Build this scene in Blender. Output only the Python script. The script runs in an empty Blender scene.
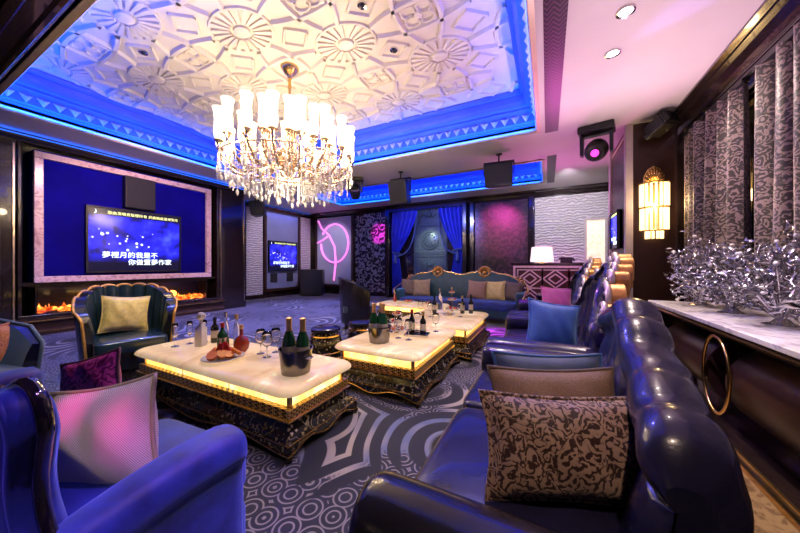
import bpy, bmesh, math, random
from mathutils import Vector, Matrix, Euler
R = random.Random(7)
PI = math.pi
sc = bpy.context.scene
C = sc.collection

# ------------------------------------------------------------------ mesh builder
class MB:
    def __init__(s): s.v = []; s.f = []
    def add(s, vs, fs):
        o = len(s.v); s.v += [tuple(p) for p in vs]; s.f += [tuple(i + o for i in q) for q in fs]; return s
    def box(s, x0, x1, y0, y1, z0, z1, M=None):
        vs = [Vector((x, y, z)) for z in (z0, z1) for y in (y0, y1) for x in (x0, x1)]
        if M: vs = [M @ p for p in vs]
        return s.add(vs, [(0, 2, 3, 1), (4, 5, 7, 6), (0, 1, 5, 4), (2, 6, 7, 3), (0, 4, 6, 2), (1, 3, 7, 5)])
    def lathe(s, prof, n=20, c=(0, 0, 0), M=None, cap=True, a0=0, sx=1, sy=1):
        vs = []; fs = []
        for r, z in prof:
            for i in range(n):
                a = a0 + 2 * PI * i / n
                p = Vector((c[0] + r * sx * math.cos(a), c[1] + r * sy * math.sin(a), c[2] + z))
                vs.append(M @ p if M else p)
        for k in range(len(prof) - 1):
            for i in range(n):
                j = (i + 1) % n
                fs.append((k * n + i, k * n + j, (k + 1) * n + j, (k + 1) * n + i))
        if cap:
            if prof[0][0] > 1e-5: fs.append(tuple(range(n - 1, -1, -1)))
            if prof[-1][0] > 1e-5: fs.append(tuple((len(prof) - 1) * n + i for i in range(n)))
        return s.add(vs, fs)
    def ball(s, c, r, n=10, m=6, sz=1.0, M=None):
        prof = [(max(1e-6, r * math.sin(PI * k / m)), -r * sz * math.cos(PI * k / m)) for k in range(m + 1)]
        return s.lathe(prof, n, c, M, cap=False)
    def tube(s, pts, r, n=8, closed=False, flat=None, cap=True):
        pts = [Vector(p) for p in pts]; m = len(pts); vs = []; fs = []
        rr = r if isinstance(r, (list, tuple)) else [r] * m
        prev = None
        for i in range(m):
            if closed: t = pts[(i + 1) % m] - pts[i - 1]
            else: t = pts[min(i + 1, m - 1)] - pts[max(i - 1, 0)]
            if t.length < 1e-9: t = Vector((0, 0, 1))
            t.normalize()
            if prev is None:
                up = Vector((0, 0, 1)) if abs(t.z) < .9 else Vector((1, 0, 0))
                a = t.cross(up).normalized()
            else:
                a = prev - t * prev.dot(t)
                a = a.normalized() if a.length > 1e-6 else t.orthogonal().normalized()
            prev = a; b = t.cross(a)
            for k in range(n):
                q = 2 * PI * k / n
                vs.append(pts[i] + a * (rr[i] * math.cos(q)) + b * (rr[i] * math.sin(q) * (flat or 1)))
        for i in range(m if closed else m - 1):
            i2 = (i + 1) % m
            for k in range(n):
                k2 = (k + 1) % n
                fs.append((i * n + k, i * n + k2, i2 * n + k2, i2 * n + k))
        if not closed and cap:
            fs.append(tuple(range(n - 1, -1, -1))); fs.append(tuple((m - 1) * n + k for k in range(n)))
        return s.add(vs, fs)
    def grid(s, nu, nv, fn, wrapu=False, wrapv=False):
        vs = [fn(i / (nu if wrapu else nu - 1), j / (nv if wrapv else nv - 1)) for j in range(nv) for i in range(nu)]
        fs = []
        for j in range(nv if wrapv else nv - 1):
            for i in range(nu if wrapu else nu - 1):
                i2 = (i + 1) % nu; j2 = (j + 1) % nv
                fs.append((j * nu + i, j * nu + i2, j2 * nu + i2, j2 * nu + i))
        return s.add(vs, fs)
    def prism(s, poly, a0, a1, ax='z', M=None):
        # poly: 2D; ax = extrusion axis. z:(x,y) y:(x,z) x:(y,z)
        def P(p, a):
            q = {'z': (p[0], p[1], a), 'y': (p[0], a, p[1]), 'x': (a, p[0], p[1])}[ax]
            return M @ Vector(q) if M else q
        n = len(poly)
        vs = [P(p, a0) for p in poly] + [P(p, a1) for p in poly]
        fs = [tuple(range(n - 1, -1, -1)), tuple(range(n, 2 * n))]
        fs += [(i, (i + 1) % n, n + (i + 1) % n, n + i) for i in range(n)]
        return s.add(vs, fs)
    def rect_sweep(s, x0, x1, y0, y1, prof):
        vs = []; fs = []
        for d, z in prof:
            vs += [(x0 + d, y0 + d, z), (x1 - d, y0 + d, z), (x1 - d, y1 - d, z), (x0 + d, y1 - d, z)]
        for k in range(len(prof) - 1):
            for i in range(4):
                j = (i + 1) % 4
                fs.append((k * 4 + i, k * 4 + j, k * 4 + 4 + j, k * 4 + 4 + i))
        return s.add(vs, fs)
    def frame(s, a0, a1, b0, b1, w, d0, d1, ax='x'):
        # rectangular picture-frame in the plane normal to ax, border w, depth d0..d1
        for (p0, p1, q0, q1) in ((a0, a1, b0, b0 + w), (a0, a1, b1 - w, b1), (a0, a0 + w, b0 + w, b1 - w), (a1 - w, a1, b0 + w, b1 - w)):
            if ax == 'x': s.box(d0, d1, p0, p1, q0, q1)
            elif ax == 'y': s.box(p0, p1, d0, d1, q0, q1)
            else: s.box(p0, p1, q0, q1, d0, d1)
        return s
    def xf(s, M):
        s.v = [tuple(M @ Vector(p)) for p in s.v]; return s

def mesh_obj(name, mb, mat, parent=None, smooth=False, bevel=0, sub=0, loc=None, rot=None, seg=2, fix=True):
    me = bpy.data.meshes.new(name)
    me.from_pydata(mb.v, [], mb.f)
    if fix:
        bm = bmesh.new(); bm.from_mesh(me)
        bmesh.ops.recalc_face_normals(bm, faces=bm.faces)
        bm.to_mesh(me); bm.free()
    if smooth:
        for p in me.polygons: p.use_smooth = True
        if smooth == 'auto':
            me.set_sharp_from_angle(angle=math.radians(40))
    me.materials.append(mat)
    o = bpy.data.objects.new(name, me); C.objects.link(o)
    if parent: o.parent = parent
    if loc: o.location = loc
    if rot: o.rotation_euler = rot
    if bevel:
        b = o.modifiers.new('bevel', 'BEVEL'); b.width = bevel; b.segments = seg; b.limit_method = 'ANGLE'; b.angle_limit = math.radians(40)
        if not smooth:
            for p in me.polygons: p.use_smooth = True
            b.harden_normals = True
    if sub:
        m = o.modifiers.new('sub', 'SUBSURF'); m.levels = sub; m.render_levels = sub
    return o
def tag(o, label, cat, group=None, kind=None):
    o['label'] = label; o['category'] = cat
    if group: o['group'] = group
    if kind: o['kind'] = kind
    return o
def thing(name, label, cat, loc=(0, 0, 0), rz=0, group=None):
    o = bpy.data.objects.new(name, None); C.objects.link(o); o.empty_display_size = .1
    o.location = loc; o.rotation_euler = (0, 0, rz)
    return tag(o, label, cat, group)
def struct(name, mb, mat, **k):
    o = mesh_obj(name, mb, mat, **k); o['kind'] = 'structure'; return o
def dup(root, loc=None, rz=None, label=None, group=None):
    def cp(o, par):
        c = o.copy(); C.objects.link(c); c.parent = par
        for ch in [q for q in C.objects if q.parent == o]: cp(ch, c)
        return c
    r = cp(root, None)
    if loc is not None: r.location = loc
    if rz is not None: r.rotation_euler = (r.rotation_euler[0], r.rotation_euler[1], rz)
    if label: r['label'] = label
    if group: r['group'] = group
    return r

# ------------------------------------------------------------------ materials
class NT:
    def __init__(s, name):
        m = bpy.data.materials.new(name); m.use_nodes = True; s.m = m; s.t = m.node_tree
        s.b = s.t.nodes['Principled BSDF']; s.out = s.t.nodes['Material Output']
        s.tc = s.t.nodes.new('ShaderNodeTexCoord')
    def n(s, typ, **k):
        nd = s.t.nodes.new('ShaderNode' + typ)
        for a, v in k.items():
            if a.startswith('i_'):
                nd.inputs[a[2:].replace('_', ' ')].default_value = v
            else: setattr(nd, a, v)
        return nd
    def l(s, a, b): s.t.links.new(a, b)
    def co(s, scale=(1, 1, 1), rot=(0, 0, 0)):
        mp = s.n('Mapping'); s.l(s.tc.outputs['Object'], mp.inputs['Vector'])
        mp.inputs['Scale'].default_value = scale; mp.inputs['Rotation'].default_value = rot
        return mp.outputs['Vector']
    def noise(s, vec, scale=5, detail=3, rough=.55, dist=0):
        nd = s.n('TexNoise'); s.l(vec, nd.inputs['Vector']); nd.inputs['Scale'].default_value = scale
        nd.inputs['Detail'].default_value = detail; nd.inputs['Roughness'].default_value = rough; nd.inputs['Distortion'].default_value = dist
        return nd.outputs['Fac']
    def voro(s, vec, scale=5, rnd=1, feat='F1', out='Distance'):
        nd = s.n('TexVoronoi', feature=feat); s.l(vec, nd.inputs['Vector']); nd.inputs['Scale'].default_value = scale
        nd.inputs['Randomness'].default_value = rnd
        return nd.outputs[out]
    def math(s, op, a, b=None, c=None):
        nd = s.n('Math', operation=op)
        for i, x in enumerate((a, b, c)):
            if x is None: continue
            if isinstance(x, (int, float)): nd.inputs[i].default_value = x
            else: s.l(x, nd.inputs[i])
        return nd.outputs[0]
    def ramp(s, fac, stops, interp='LINEAR'):
        nd = s.n('ValToRGB'); nd.color_ramp.interpolation = interp; cr = nd.color_ramp
        while len(cr.elements) < len(stops): cr.elements.new(.5)
        for e, (p, c) in zip(cr.elements, stops):
            e.position = p; e.color = (*c, 1) if len(c) == 3 else c
        s.l(fac, nd.inputs['Fac']); return nd.outputs['Color']
    def mix(s, fac, a, b):
        nd = s.n('Mix', data_type='RGBA')
        for sock, x in ((nd.inputs[0], fac), (nd.inputs[6], a), (nd.inputs[7], b)):
            if isinstance(x, (int, float)): sock.default_value = x
            elif isinstance(x, tuple): sock.default_value = (*x, 1)
            else: s.l(x, sock)
        return nd.outputs[2]
    def color(s, c):
        if isinstance(c, tuple): s.b.inputs['Base Color'].default_value = (*c, 1)
        else: s.l(c, s.b.inputs['Base Color'])
    def bump(s, h, strength=.3, dist=.01):
        nd = s.n('Bump'); s.l(h, nd.inputs['Height']); nd.inputs['Strength'].default_value = strength; nd.inputs['Distance'].default_value = dist
        s.l(nd.outputs['Normal'], s.b.inputs['Normal'])
    def set(s, rough=.5, metal=0, emit=None, estr=0, trans=0, ior=1.45, sheen=0, coat=0, spec=.5, sheentint=None):
        b = s.b
        b.inputs['Roughness'].default_value = rough; b.inputs['Metallic'].default_value = metal
        b.inputs['Transmission Weight'].default_value = trans; b.inputs['IOR'].default_value = ior
        b.inputs['Sheen Weight'].default_value = sheen; b.inputs['Coat Weight'].default_value = coat
        b.inputs['Specular IOR Level'].default_value = spec
        if sheentint: b.inputs['Sheen Tint'].default_value = (*sheentint, 1)
        if emit is not None:
            if isinstance(emit, tuple): b.inputs['Emission Color'].default_value = (*emit, 1)
            else: s.l(emit, b.inputs['Emission Color'])
            b.inputs['Emission Strength'].default_value = estr
        return s
MATS = {}
def plain(name, c, rough=.5, metal=0, var=.25, vs=6, bump=0, bs=40, **k):
    # solid surface with slight procedural mottling
    t = NT(name); v = t.co()
    f = t.noise(v, vs, 4)
    d = tuple(x * (1 - var) for x in c)
    t.color(t.ramp(f, [(.3, d), (.7, c)]))
    t.set(rough, metal, **k)
    if bump: t.bump(t.noise(v, bs, 3), bump, .004)
    MATS[name] = t.m; return t.m
def damask(name, c1, c2, scale=6, rough=.6, thr=.5, metal=0, freq=16, sheen=0, sq=(1, 1, 1)):
    t = NT(name); v = t.co(sq)
    w = t.n('TexNoise'); t.l(v, w.inputs['Vector']); w.inputs['Scale'].default_value = scale * .8
    vm = t.n('VectorMath', operation='MULTIPLY_ADD'); t.l(w.outputs['Color'], vm.inputs[0]); vm.inputs[1].default_value = (.12,) * 3; t.l(v, vm.inputs[2])
    nd = t.n('TexVoronoi', feature='F1'); t.l(vm.outputs[0], nd.inputs['Vector']); nd.inputs['Scale'].default_value = scale; nd.inputs['Randomness'].default_value = .55
    df = t.n('VectorMath', operation='SUBTRACT'); t.l(vm.outputs[0], df.inputs[0]); t.l(nd.outputs['Position'], df.inputs[1])
    sp = t.n('SeparateXYZ'); t.l(df.outputs[0], sp.inputs[0])
    ang = t.math('ARCTAN2', sp.outputs['Z'], t.math('ADD', sp.outputs['X'], sp.outputs['Y']))
    s_ = t.math('SINE', t.math('MULTIPLY_ADD', nd.outputs['Distance'], freq, t.math('MULTIPLY', ang, 2)))
    e = t.noise(v, scale * 4, 2)
    f = t.math('MULTIPLY_ADD', s_, .22, e)
    t.color(t.ramp(f, [(thr - .06, c1), (thr + .06, c2)]))
    t.set(rough, metal, sheen=sheen); t.bump(f, .25, .004)
    MATS[name] = t.m; return t.m
# ------------------------------------------------------------------ material library
M = {}
M['plaster'] = plain('white_plaster', (.80, .74, .65), .6, var=.06, vs=2)
M['soffit'] = plain('ceiling_paint', (.74, .68, .66), .45, var=.08, vs=1.5)
M['lip'] = plain('champagne_moulding', (.62, .48, .34), .35, .3, var=.2, vs=4)
M['cornice'] = plain('cornice_with_blue_led_glow', (.06, .16, .85), .5, var=.15, vs=3)  # blue glow of the LED cove put into the plaster's colour
M['darkwood'] = plain('dark_lacquered_wood', (.022, .013, .012), .18, var=.5, vs=3, coat=.5)
M['brownwood'] = plain('brown_black_veneer', (.05, .022, .014), .3, var=.4, vs=5)
M['black'] = plain('satin_black', (.012, .012, .014), .4, var=.3)
M['gold'] = plain('gilded_metal', (.85, .55, .2), .25, 1, var=.25, vs=12)
M['goldwood'] = plain('gilded_wood', (.72, .36, .1), .35, .45, var=.35, vs=20)
M['silverwood'] = plain('silvered_carving', (.75, .66, .62), .35, .5, var=.3, vs=30)
M['chrome'] = plain('polished_steel', (.75, .72, .7), .12, 1, var=.1)
M['smokesteel'] = plain('smoked_steel', (.22, .20, .19), .14, 1, var=.2)
M['navyleather'] = plain('navy_leather', (.020, .018, .055), .26, var=.35, vs=9, bump=.12, bs=90, coat=.25)
M['blackleather'] = plain('black_leather', (.014, .013, .022), .24, var=.35, vs=9, bump=.12, bs=90, coat=.3)
M['tealleather'] = plain('teal_navy_leather', (.012, .03, .055), .26, var=.35, vs=9, bump=.1, bs=90, coat=.3)
M['bluevelvet'] = plain('blue_velvet', (.03, .06, .34), .55, var=.85, vs=7, sheen=.9, sheentint=(.25, .4, 1), bump=.2, bs=60)
M['tealvelvet'] = plain('teal_velvet', (.008, .055, .085), .5, var=.5, vs=8, sheen=.8, sheentint=(.3, .8, 1))
M['drapevelvet'] = plain('royal_blue_drape', (.015, .02, .42), .6, var=.5, vs=4, sheen=.7, sheentint=(.2, .3, 1))
M['greyvelvet'] = plain('slate_blue_fabric', (.09, .14, .22), .6, var=.3, vs=5, sheen=.4)
M['bluefabric'] = plain('denim_blue_cushion', (.03, .11, .36), .55, var=.3, vs=14, sheen=.5, sheentint=(.4, .6, 1))
M['slatefabric'] = plain('slate_blue_cushion', (.05, .08, .17), .6, var=.3, vs=14, sheen=.4)
M['tan'] = damask('tan_weave', (.22, .13, .09), (.33, .21, .15), 60, .6, .5, freq=8)
M['browndamask'] = damask('brown_scroll_damask', (.045, .018, .014), (.42, .27, .20), 19, .5, .47, freq=17, sheen=.2)
M['magdamask'] = damask('magenta_damask', (.12, .015, .07), (.42, .07, .22), 14, .55, .5, freq=15)
M['yellowcush'] = plain('gold_satin_cushion', (.70, .55, .20), .5, var=.35, vs=25, bump=.3, bs=60, sheen=.3)
M['beigecush'] = plain('beige_cushion', (.36, .27, .17), .6, var=.3, vs=15)
M['browncush'] = plain('mushroom_cushion', (.16, .11, .10), .6, var=.3, vs=15)
M['rust'] = damask('rust_weave', (.24, .07, .03), (.5, .2, .09), 24, .6, .5)
M['pinkcush'] = plain('magenta_satin', (.5, .08, .38), .5, var=.25, vs=10, sheen=.4)
t = NT('ribbed_pillow_weave'); v = t.co()
a = t.n('TexWave', wave_type='BANDS', bands_direction='DIAGONAL'); t.l(v, a.inputs['Vector']); a.inputs['Scale'].default_value = 75; a.inputs['Distortion'].default_value = .8
t.color(t.ramp(a.outputs['Fac'], [(.2, (.40, .32, .28)), (.8, (.66, .55, .48))])); t.set(.55, sheen=.3); t.bump(a.outputs['Fac'], .5, .006)
M['ribweave'] = t.m
M['damaskwall'] = damask('silver_black_damask_wall', (.016, .014, .02), (.36, .34, .37), 3.2, .35, .55, freq=16, metal=.2)
M['damaskdark'] = damask('plum_black_damask_wall', (.02, .01, .016), (.075, .03, .05), 3.2, .35, .5, freq=16)
M['curtaincloth'] = damask('mauve_scroll_curtain', (.022, .014, .014), (.23, .165, .15), 11, .45, .55, freq=16, sheen=.2)
# carpet: scallop rings and ribbon swirls on navy
t = NT('swirl_carpet'); v = t.co()
w = t.n('TexNoise'); t.l(v, w.inputs['Vector']); w.inputs['Scale'].default_value = .9; w.inputs['Detail'].default_value = 1
vm = t.n('VectorMath', operation='MULTIPLY_ADD'); t.l(w.outputs['Color'], vm.inputs[0]); vm.inputs[1].default_value = (.55,) * 3; t.l(v, vm.inputs[2])
big = t.voro(vm.outputs[0], 1.05, .75)
rings = t.math('SINE', t.math('MULTIPLY', big, 42))
small = t.voro(v, 7.5, .25)
rs = t.math('SINE', t.math('MULTIPLY', small, 30))
msk = t.noise(v, .85, 1)
tone = t.ramp(t.noise(v, 1.7, 1), [(.42, (.38, .33, .33)), (.58, (.12, .15, .30))])
cA = t.mix(t.ramp(rings, [(.42, (0, 0, 0)), (.58, (1, 1, 1))]), (.010, .012, .032), tone)
cB = t.ramp(rs, [(.4, (.014, .017, .05)), (.75, (.26, .235, .29))])
mk = t.ramp(t.math('MULTIPLY_ADD', rings, .05, msk), [(.47, (0, 0, 0)), (.50, (1, 1, 1))])
nz = t.noise(v, 160, 2)
col = t.mix(mk, cA, cB)
cen = t.ramp(big, [(.16, (.012, .014, .035)), (.19, (1, 1, 1))])
mm = t.n('Mix', data_type='RGBA', blend_type='MULTIPLY'); mm.inputs[0].default_value = 1; t.l(col, mm.inputs[6]); t.l(cen, mm.inputs[7])
t.color(mm.outputs[2]); t.set(.85, sheen=.2); t.bump(nz, .4, .006)
M['carpet'] = t.m
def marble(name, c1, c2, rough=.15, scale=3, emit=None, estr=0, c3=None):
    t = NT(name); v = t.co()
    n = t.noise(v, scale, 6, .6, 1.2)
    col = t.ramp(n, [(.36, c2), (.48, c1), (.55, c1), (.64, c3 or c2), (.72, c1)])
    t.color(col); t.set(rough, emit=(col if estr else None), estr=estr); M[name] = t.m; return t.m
M['marble'] = marble('white_grey_marble', (.72, .68, .68), (.42, .38, .40), .15, 5)
M['pinkmarble'] = marble('rose_marble', (.80, .58, .54), (.50, .30, .28), .2, 6)
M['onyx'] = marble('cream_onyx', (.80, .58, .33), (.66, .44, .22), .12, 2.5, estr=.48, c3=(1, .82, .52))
M['tan_stone'] = marble('veined_tan_stone', (.30, .20, .10), (.14, .08, .04), .2, 9)
t = NT('backlit_onyx'); v = t.co(); n = t.noise(v, 5, 5, .6, .8)
col = t.ramp(n, [(.3, (.95, .45, .06)), (.5, (1, .66, .16)), (.7, (1, .86, .45))])
t.color((.9, .7, .3)); t.set(.2, emit=col, estr=2.0); M['glowband'] = t.m
# floral black lacquer / greek key
t = NT('floral_black_lacquer'); v = t.co()
nd = t.n('TexVoronoi', feature='F1'); t.l(v, nd.inputs['Vector']); nd.inputs['Scale'].default_value = 26; nd.inputs['Randomness'].default_value = 1
df = t.n('VectorMath', operation='SUBTRACT'); t.l(v, df.inputs[0]); t.l(nd.outputs['Position'], df.inputs[1])
sp = t.n('SeparateXYZ'); t.l(df.outputs[0], sp.inputs[0])
ang = t.math('ARCTAN2', sp.outputs['Z'], t.math('ADD', sp.outputs['X'], sp.outputs['Y']))
pet = t.math('MULTIPLY_ADD', t.math('COSINE', t.math('MULTIPLY', ang, 5)), .09, .24)
fl_ = t.math('SUBTRACT', pet, nd.outputs['Distance'])
br = t.math('SUBTRACT', .014, t.math('ABSOLUTE', t.math('SUBTRACT', t.noise(v, 7, 2), .5)))
f = t.math('MAXIMUM', fl_, br)
tint = t.ramp(t.noise(v, 9, 1), [(.4, (.50, .43, .31)), (.6, (.24, .16, .06))])
t.color(t.mix(t.ramp(f, [(.0, (0, 0, 0)), (.02, (1, 1, 1))]), (.01, .009, .011), tint)); t.set(.25, coat=.4); M['floral'] = t.m
t = NT('gilt_fretwork'); v = t.co()
bk = t.n('TexBrick'); t.l(v, bk.inputs['Vector']); bk.inputs['Scale'].default_value = 14; bk.inputs['Color1'].default_value = (.05, .02, .005, 1); bk.inputs['Color2'].default_value = (.09, .04, .008, 1); bk.inputs['Mortar'].default_value = (.8, .5, .14, 1); bk.inputs['Mortar Size'].default_value = .06
ch = t.n('TexChecker'); t.l(t.co((1, 1, 1), (.6, .6, .78)), ch.inputs['Vector']); ch.inputs['Scale'].default_value = 55
t.color(t.mix(ch.outputs['Fac'], (.07, .03, .008), (.75, .47, .14))); t.set(.3, .6); M['fret'] = t.m
def glass(name, c, rough=.03, ior=1.45, tr=1.0):
    t = NT(name); f = t.noise(t.co(), 8, 1); t.color(t.ramp(f, [(.3, c), (.7, tuple(min(1, x * 1.06) for x in c))])); t.set(rough, trans=tr, ior=ior); M[name] = t.m; return t.m
M['glass'] = glass('clear_glass', (.95, .95, .97))
M['greenglass'] = plain('green_bottle_glass', (.01, .09, .03), .08, var=.3, coat=.5)
M['darkglass'] = plain('dark_bottle_glass', (.012, .012, .014), .08, var=.3, coat=.5)
M['amberglass'] = plain('red_amber_spirit', (.45, .06, .02), .08, var=.3, coat=.5)
M['paper'] = plain('paper_label', (.7, .62, .45), .6, var=.2, vs=30)
M['goldfoil'] = plain('gold_foil', (.9, .55, .2), .32, .7, var=.3, vs=60)
M['orange'] = plain('orange_fruit', (1, .30, .03), .4, var=.3, vs=40)
M['red'] = plain('red_fruit', (.6, .03, .02), .35, var=.3, vs=40)
M['greenleaf'] = plain('green_leaf', (.06, .2, .03), .5, var=.3)
M['porcelain'] = plain('white_porcelain', (.8, .76, .7), .2, var=.05)
M['crystal'] = plain('cut_crystal', (.95, .90, .86), .06, var=.1, vs=60, trans=.25, ior=1.6, spec=1.0)
M['silver'] = plain('silver_leaf', (.72, .70, .74), .16, .95, var=.45, vs=30)
M['champmetal'] = plain('antique_champagne_metal', (.85, .66, .46), .25, 1, var=.3, vs=20)
def emis(name, c, e, base=None, rough=.4):
    t = NT(name); f = t.noise(t.co(), 6, 2)
    col = t.ramp(f, [(.2, tuple(x * .85 for x in c)), (.8, c)])
    t.color(base or c); t.set(rough, emit=col, estr=e); M[name] = t.m; return t.m
M['bulb'] = emis('warm_lamp_glass', (1, .84, .60), 1.9)
M['sconceglow'] = emis('sconce_glass', (1, .72, .34), 2.6)
M['shadeglow'] = emis('lit_lamp_shade', (1, .84, .74), 1.1)
M['blueled'] = emis('blue_led', (.02, .15, 1), 2.0)
M['white_led'] = emis('white_downlight', (1, .95, .95), 10)
M['magled'] = emis('magenta_lens', (1, .05, .70), 2.5)
M['redled'] = emis('red_lens', (1, .05, .03), 4)
M['pinkgobo'] = emis('pink_projected_light', (1, .25, .80), 1.2)
t = NT('ember_flames'); v = t.co((1, 1, 1.0)); n = t.noise(v, 9, 4, .6, .8)
col = t.ramp(n, [(.38, (.25, .015, 0)), (.52, (1, .14, .01)), (.66, (1, .5, .08))]); t.color((.1, .03, .01)); t.set(.7, emit=col, estr=2.6); M['flame'] = t.m
# blue show on the screens
t = NT('karaoke_picture'); v = t.co()
n = t.noise(v, 3.2, 2); sp = t.voro(v, 9, 1)
bg = t.ramp(n, [(.35, (.004, .004, .10)), (.55, (.015, .015, .75)), (.75, (.05, .07, 1))])
sx = t.n('SeparateXYZ'); t.l(t.tc.outputs['Object'], sx.inputs[0])
band = t.ramp(t.math('ABSOLUTE', t.math('ADD', sx.outputs['Z'], .03)), [(.16, (1, 1, 1)), (.28, (0, 0, 0))])
st = t.math('MULTIPLY', t.ramp(t.math('MULTIPLY_ADD', t.noise(v, 5, 2), -.3, sp), [(.0, (1, 1, 1)), (.05, (0, 0, 0))]), band)
ax = t.ramp(t.math('ABSOLUTE', t.math('ADD', sx.outputs['X'], .18)), [(.42, (1, 1, 1)), (.6, (0, 0, 0))])
st = t.math('MULTIPLY', st, ax)
col = t.mix(st, bg, (.75, .78, 1))
lo = t.ramp(sx.outputs['Z'], [(.0, (0, 0, 0)), (.0, (0, 0, 0))])
mr = t.n('MapRange'); t.l(sx.outputs['Z'], mr.inputs['Value']); mr.inputs['From Min'].default_value = -.42; mr.inputs['From Max'].default_value = -.22
hi = t.n('MapRange'); t.l(sx.outputs['Z'], hi.inputs['Value']); hi.inputs['From Min'].default_value = .47; hi.inputs['From Max'].default_value = .45
ff = t.math('MULTIPLY', mr.outputs[0], hi.outputs[0])
col = t.mix(ff, (.002, .002, .012), col)
t.color((.01, .01, .02)); t.set(.15, emit=col, estr=2.2); M['screen'] = t.m
M['txtwhite'] = emis('screen_text_white', (.75, .93, 1), 2.2)
M['txtyellow'] = emis('screen_text_yellow', (.9, 1, .35), 1.2)
# white wave-textured wall panel
t = NT('wavy_white_panel'); v = t.co(); a = t.n('TexWave', wave_type='BANDS', bands_direction='Z'); t.l(v, a.inputs['Vector']); a.inputs['Scale'].default_value = 4; a.inputs['Distortion'].default_value = 6; a.inputs['Detail'].default_value = 2; a.inputs['Detail Scale'].default_value = 1.6
t.color(t.ramp(a.outputs['Fac'], [(.2, (.45, .42, .44)), (.7, (.74, .70, .70))])); t.set(.45); t.bump(a.outputs['Fac'], .8, .03); M['wavy'] = t.m
t = NT('plum_zigzag_inlay'); v = t.co(); a = t.n('TexWave', wave_type='BANDS', bands_direction='Y', wave_profile='TRI'); 
sx = t.n('SeparateXYZ'); t.l(v, sx.inputs[0]); zz = t.math('PINGPONG', t.math('MULTIPLY', sx.outputs['X'], 1.0), .05)
s1 = t.math('SINE', t.math('MULTIPLY', t.math('ADD', sx.outputs['Y'], t.math('MULTIPLY', zz, 1.4)), 110))
t.color(t.ramp(s1, [(.45, (.015, .004, .015)), (.6, (.11, .04, .10))])); t.set(.35); M['zigzag'] = t.m
t = NT('grille_cloth'); c_ = t.n('TexChecker'); t.l(t.co(), c_.inputs['Vector']); c_.inputs['Scale'].default_value = 90; c_.inputs['Color1'].default_value = (.012, .012, .014, 1); c_.inputs['Color2'].default_value = (.03, .03, .034, 1); t.l(c_.outputs['Color'], t.b.inputs['Base Color']); t.set(.7); M['grille'] = t.m
M['niche'] = marble('lit_cream_panel', (1, .85, .62), (.8, .62, .42), .4, 4, estr=.7)
M['carved'] = plain('dark_bronze_green_carving', (.10, .13, .115), .35, .3, var=.5, vs=18, bump=.5, bs=22)
M['bluepanel'] = plain('midnight_blue_panel', (.006, .003, .26), .85, var=.5, vs=1.2, spec=.1)
M['greypanel'] = plain('blue_grey_panel', (.22, .26, .42), .5, var=.15, vs=2)
M['palepanel'] = plain('pale_lilac_panel', (.46, .46, .58), .5, var=.15, vs=2)
M['trimstone'] = plain('pale_stone_trim', (.66, .58, .56), .35, var=.2, vs=6)
# ------------------------------------------------------------------ room shell
ZC = 3.41
struct('floor', MB().box(-9.6, 2.2, -1.7, 10.0, -.1, 0), M['carpet'])
struct('trim_1', MB().box(.60, 1.10, -.5, 5.7, 0, .006), M['tan_stone'])          # stone floor strip along the console
X0, X1, Y0, Y1 = -6.85, -.117, .97, 5.3            # main coffer opening
U0, U1, V0, V1 = -6.8, -.07, 6.75, 8.65            # rear coffer opening
soff = MB()
soff.box(-9.4, X0, Y0, 9.75, ZC, ZC + .1); soff.box(X1, 2.05, Y0 - 2.6, 9.75, ZC, ZC + .1)
soff.box(X0, X1, Y1, V0, ZC, ZC + .1); soff.box(X0, X1, V1, 9.75, ZC, ZC + .1); soff.box(X0, U0, V0, V1, ZC, ZC + .1)
struct('ceiling', soff, M['soffit'])
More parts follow.
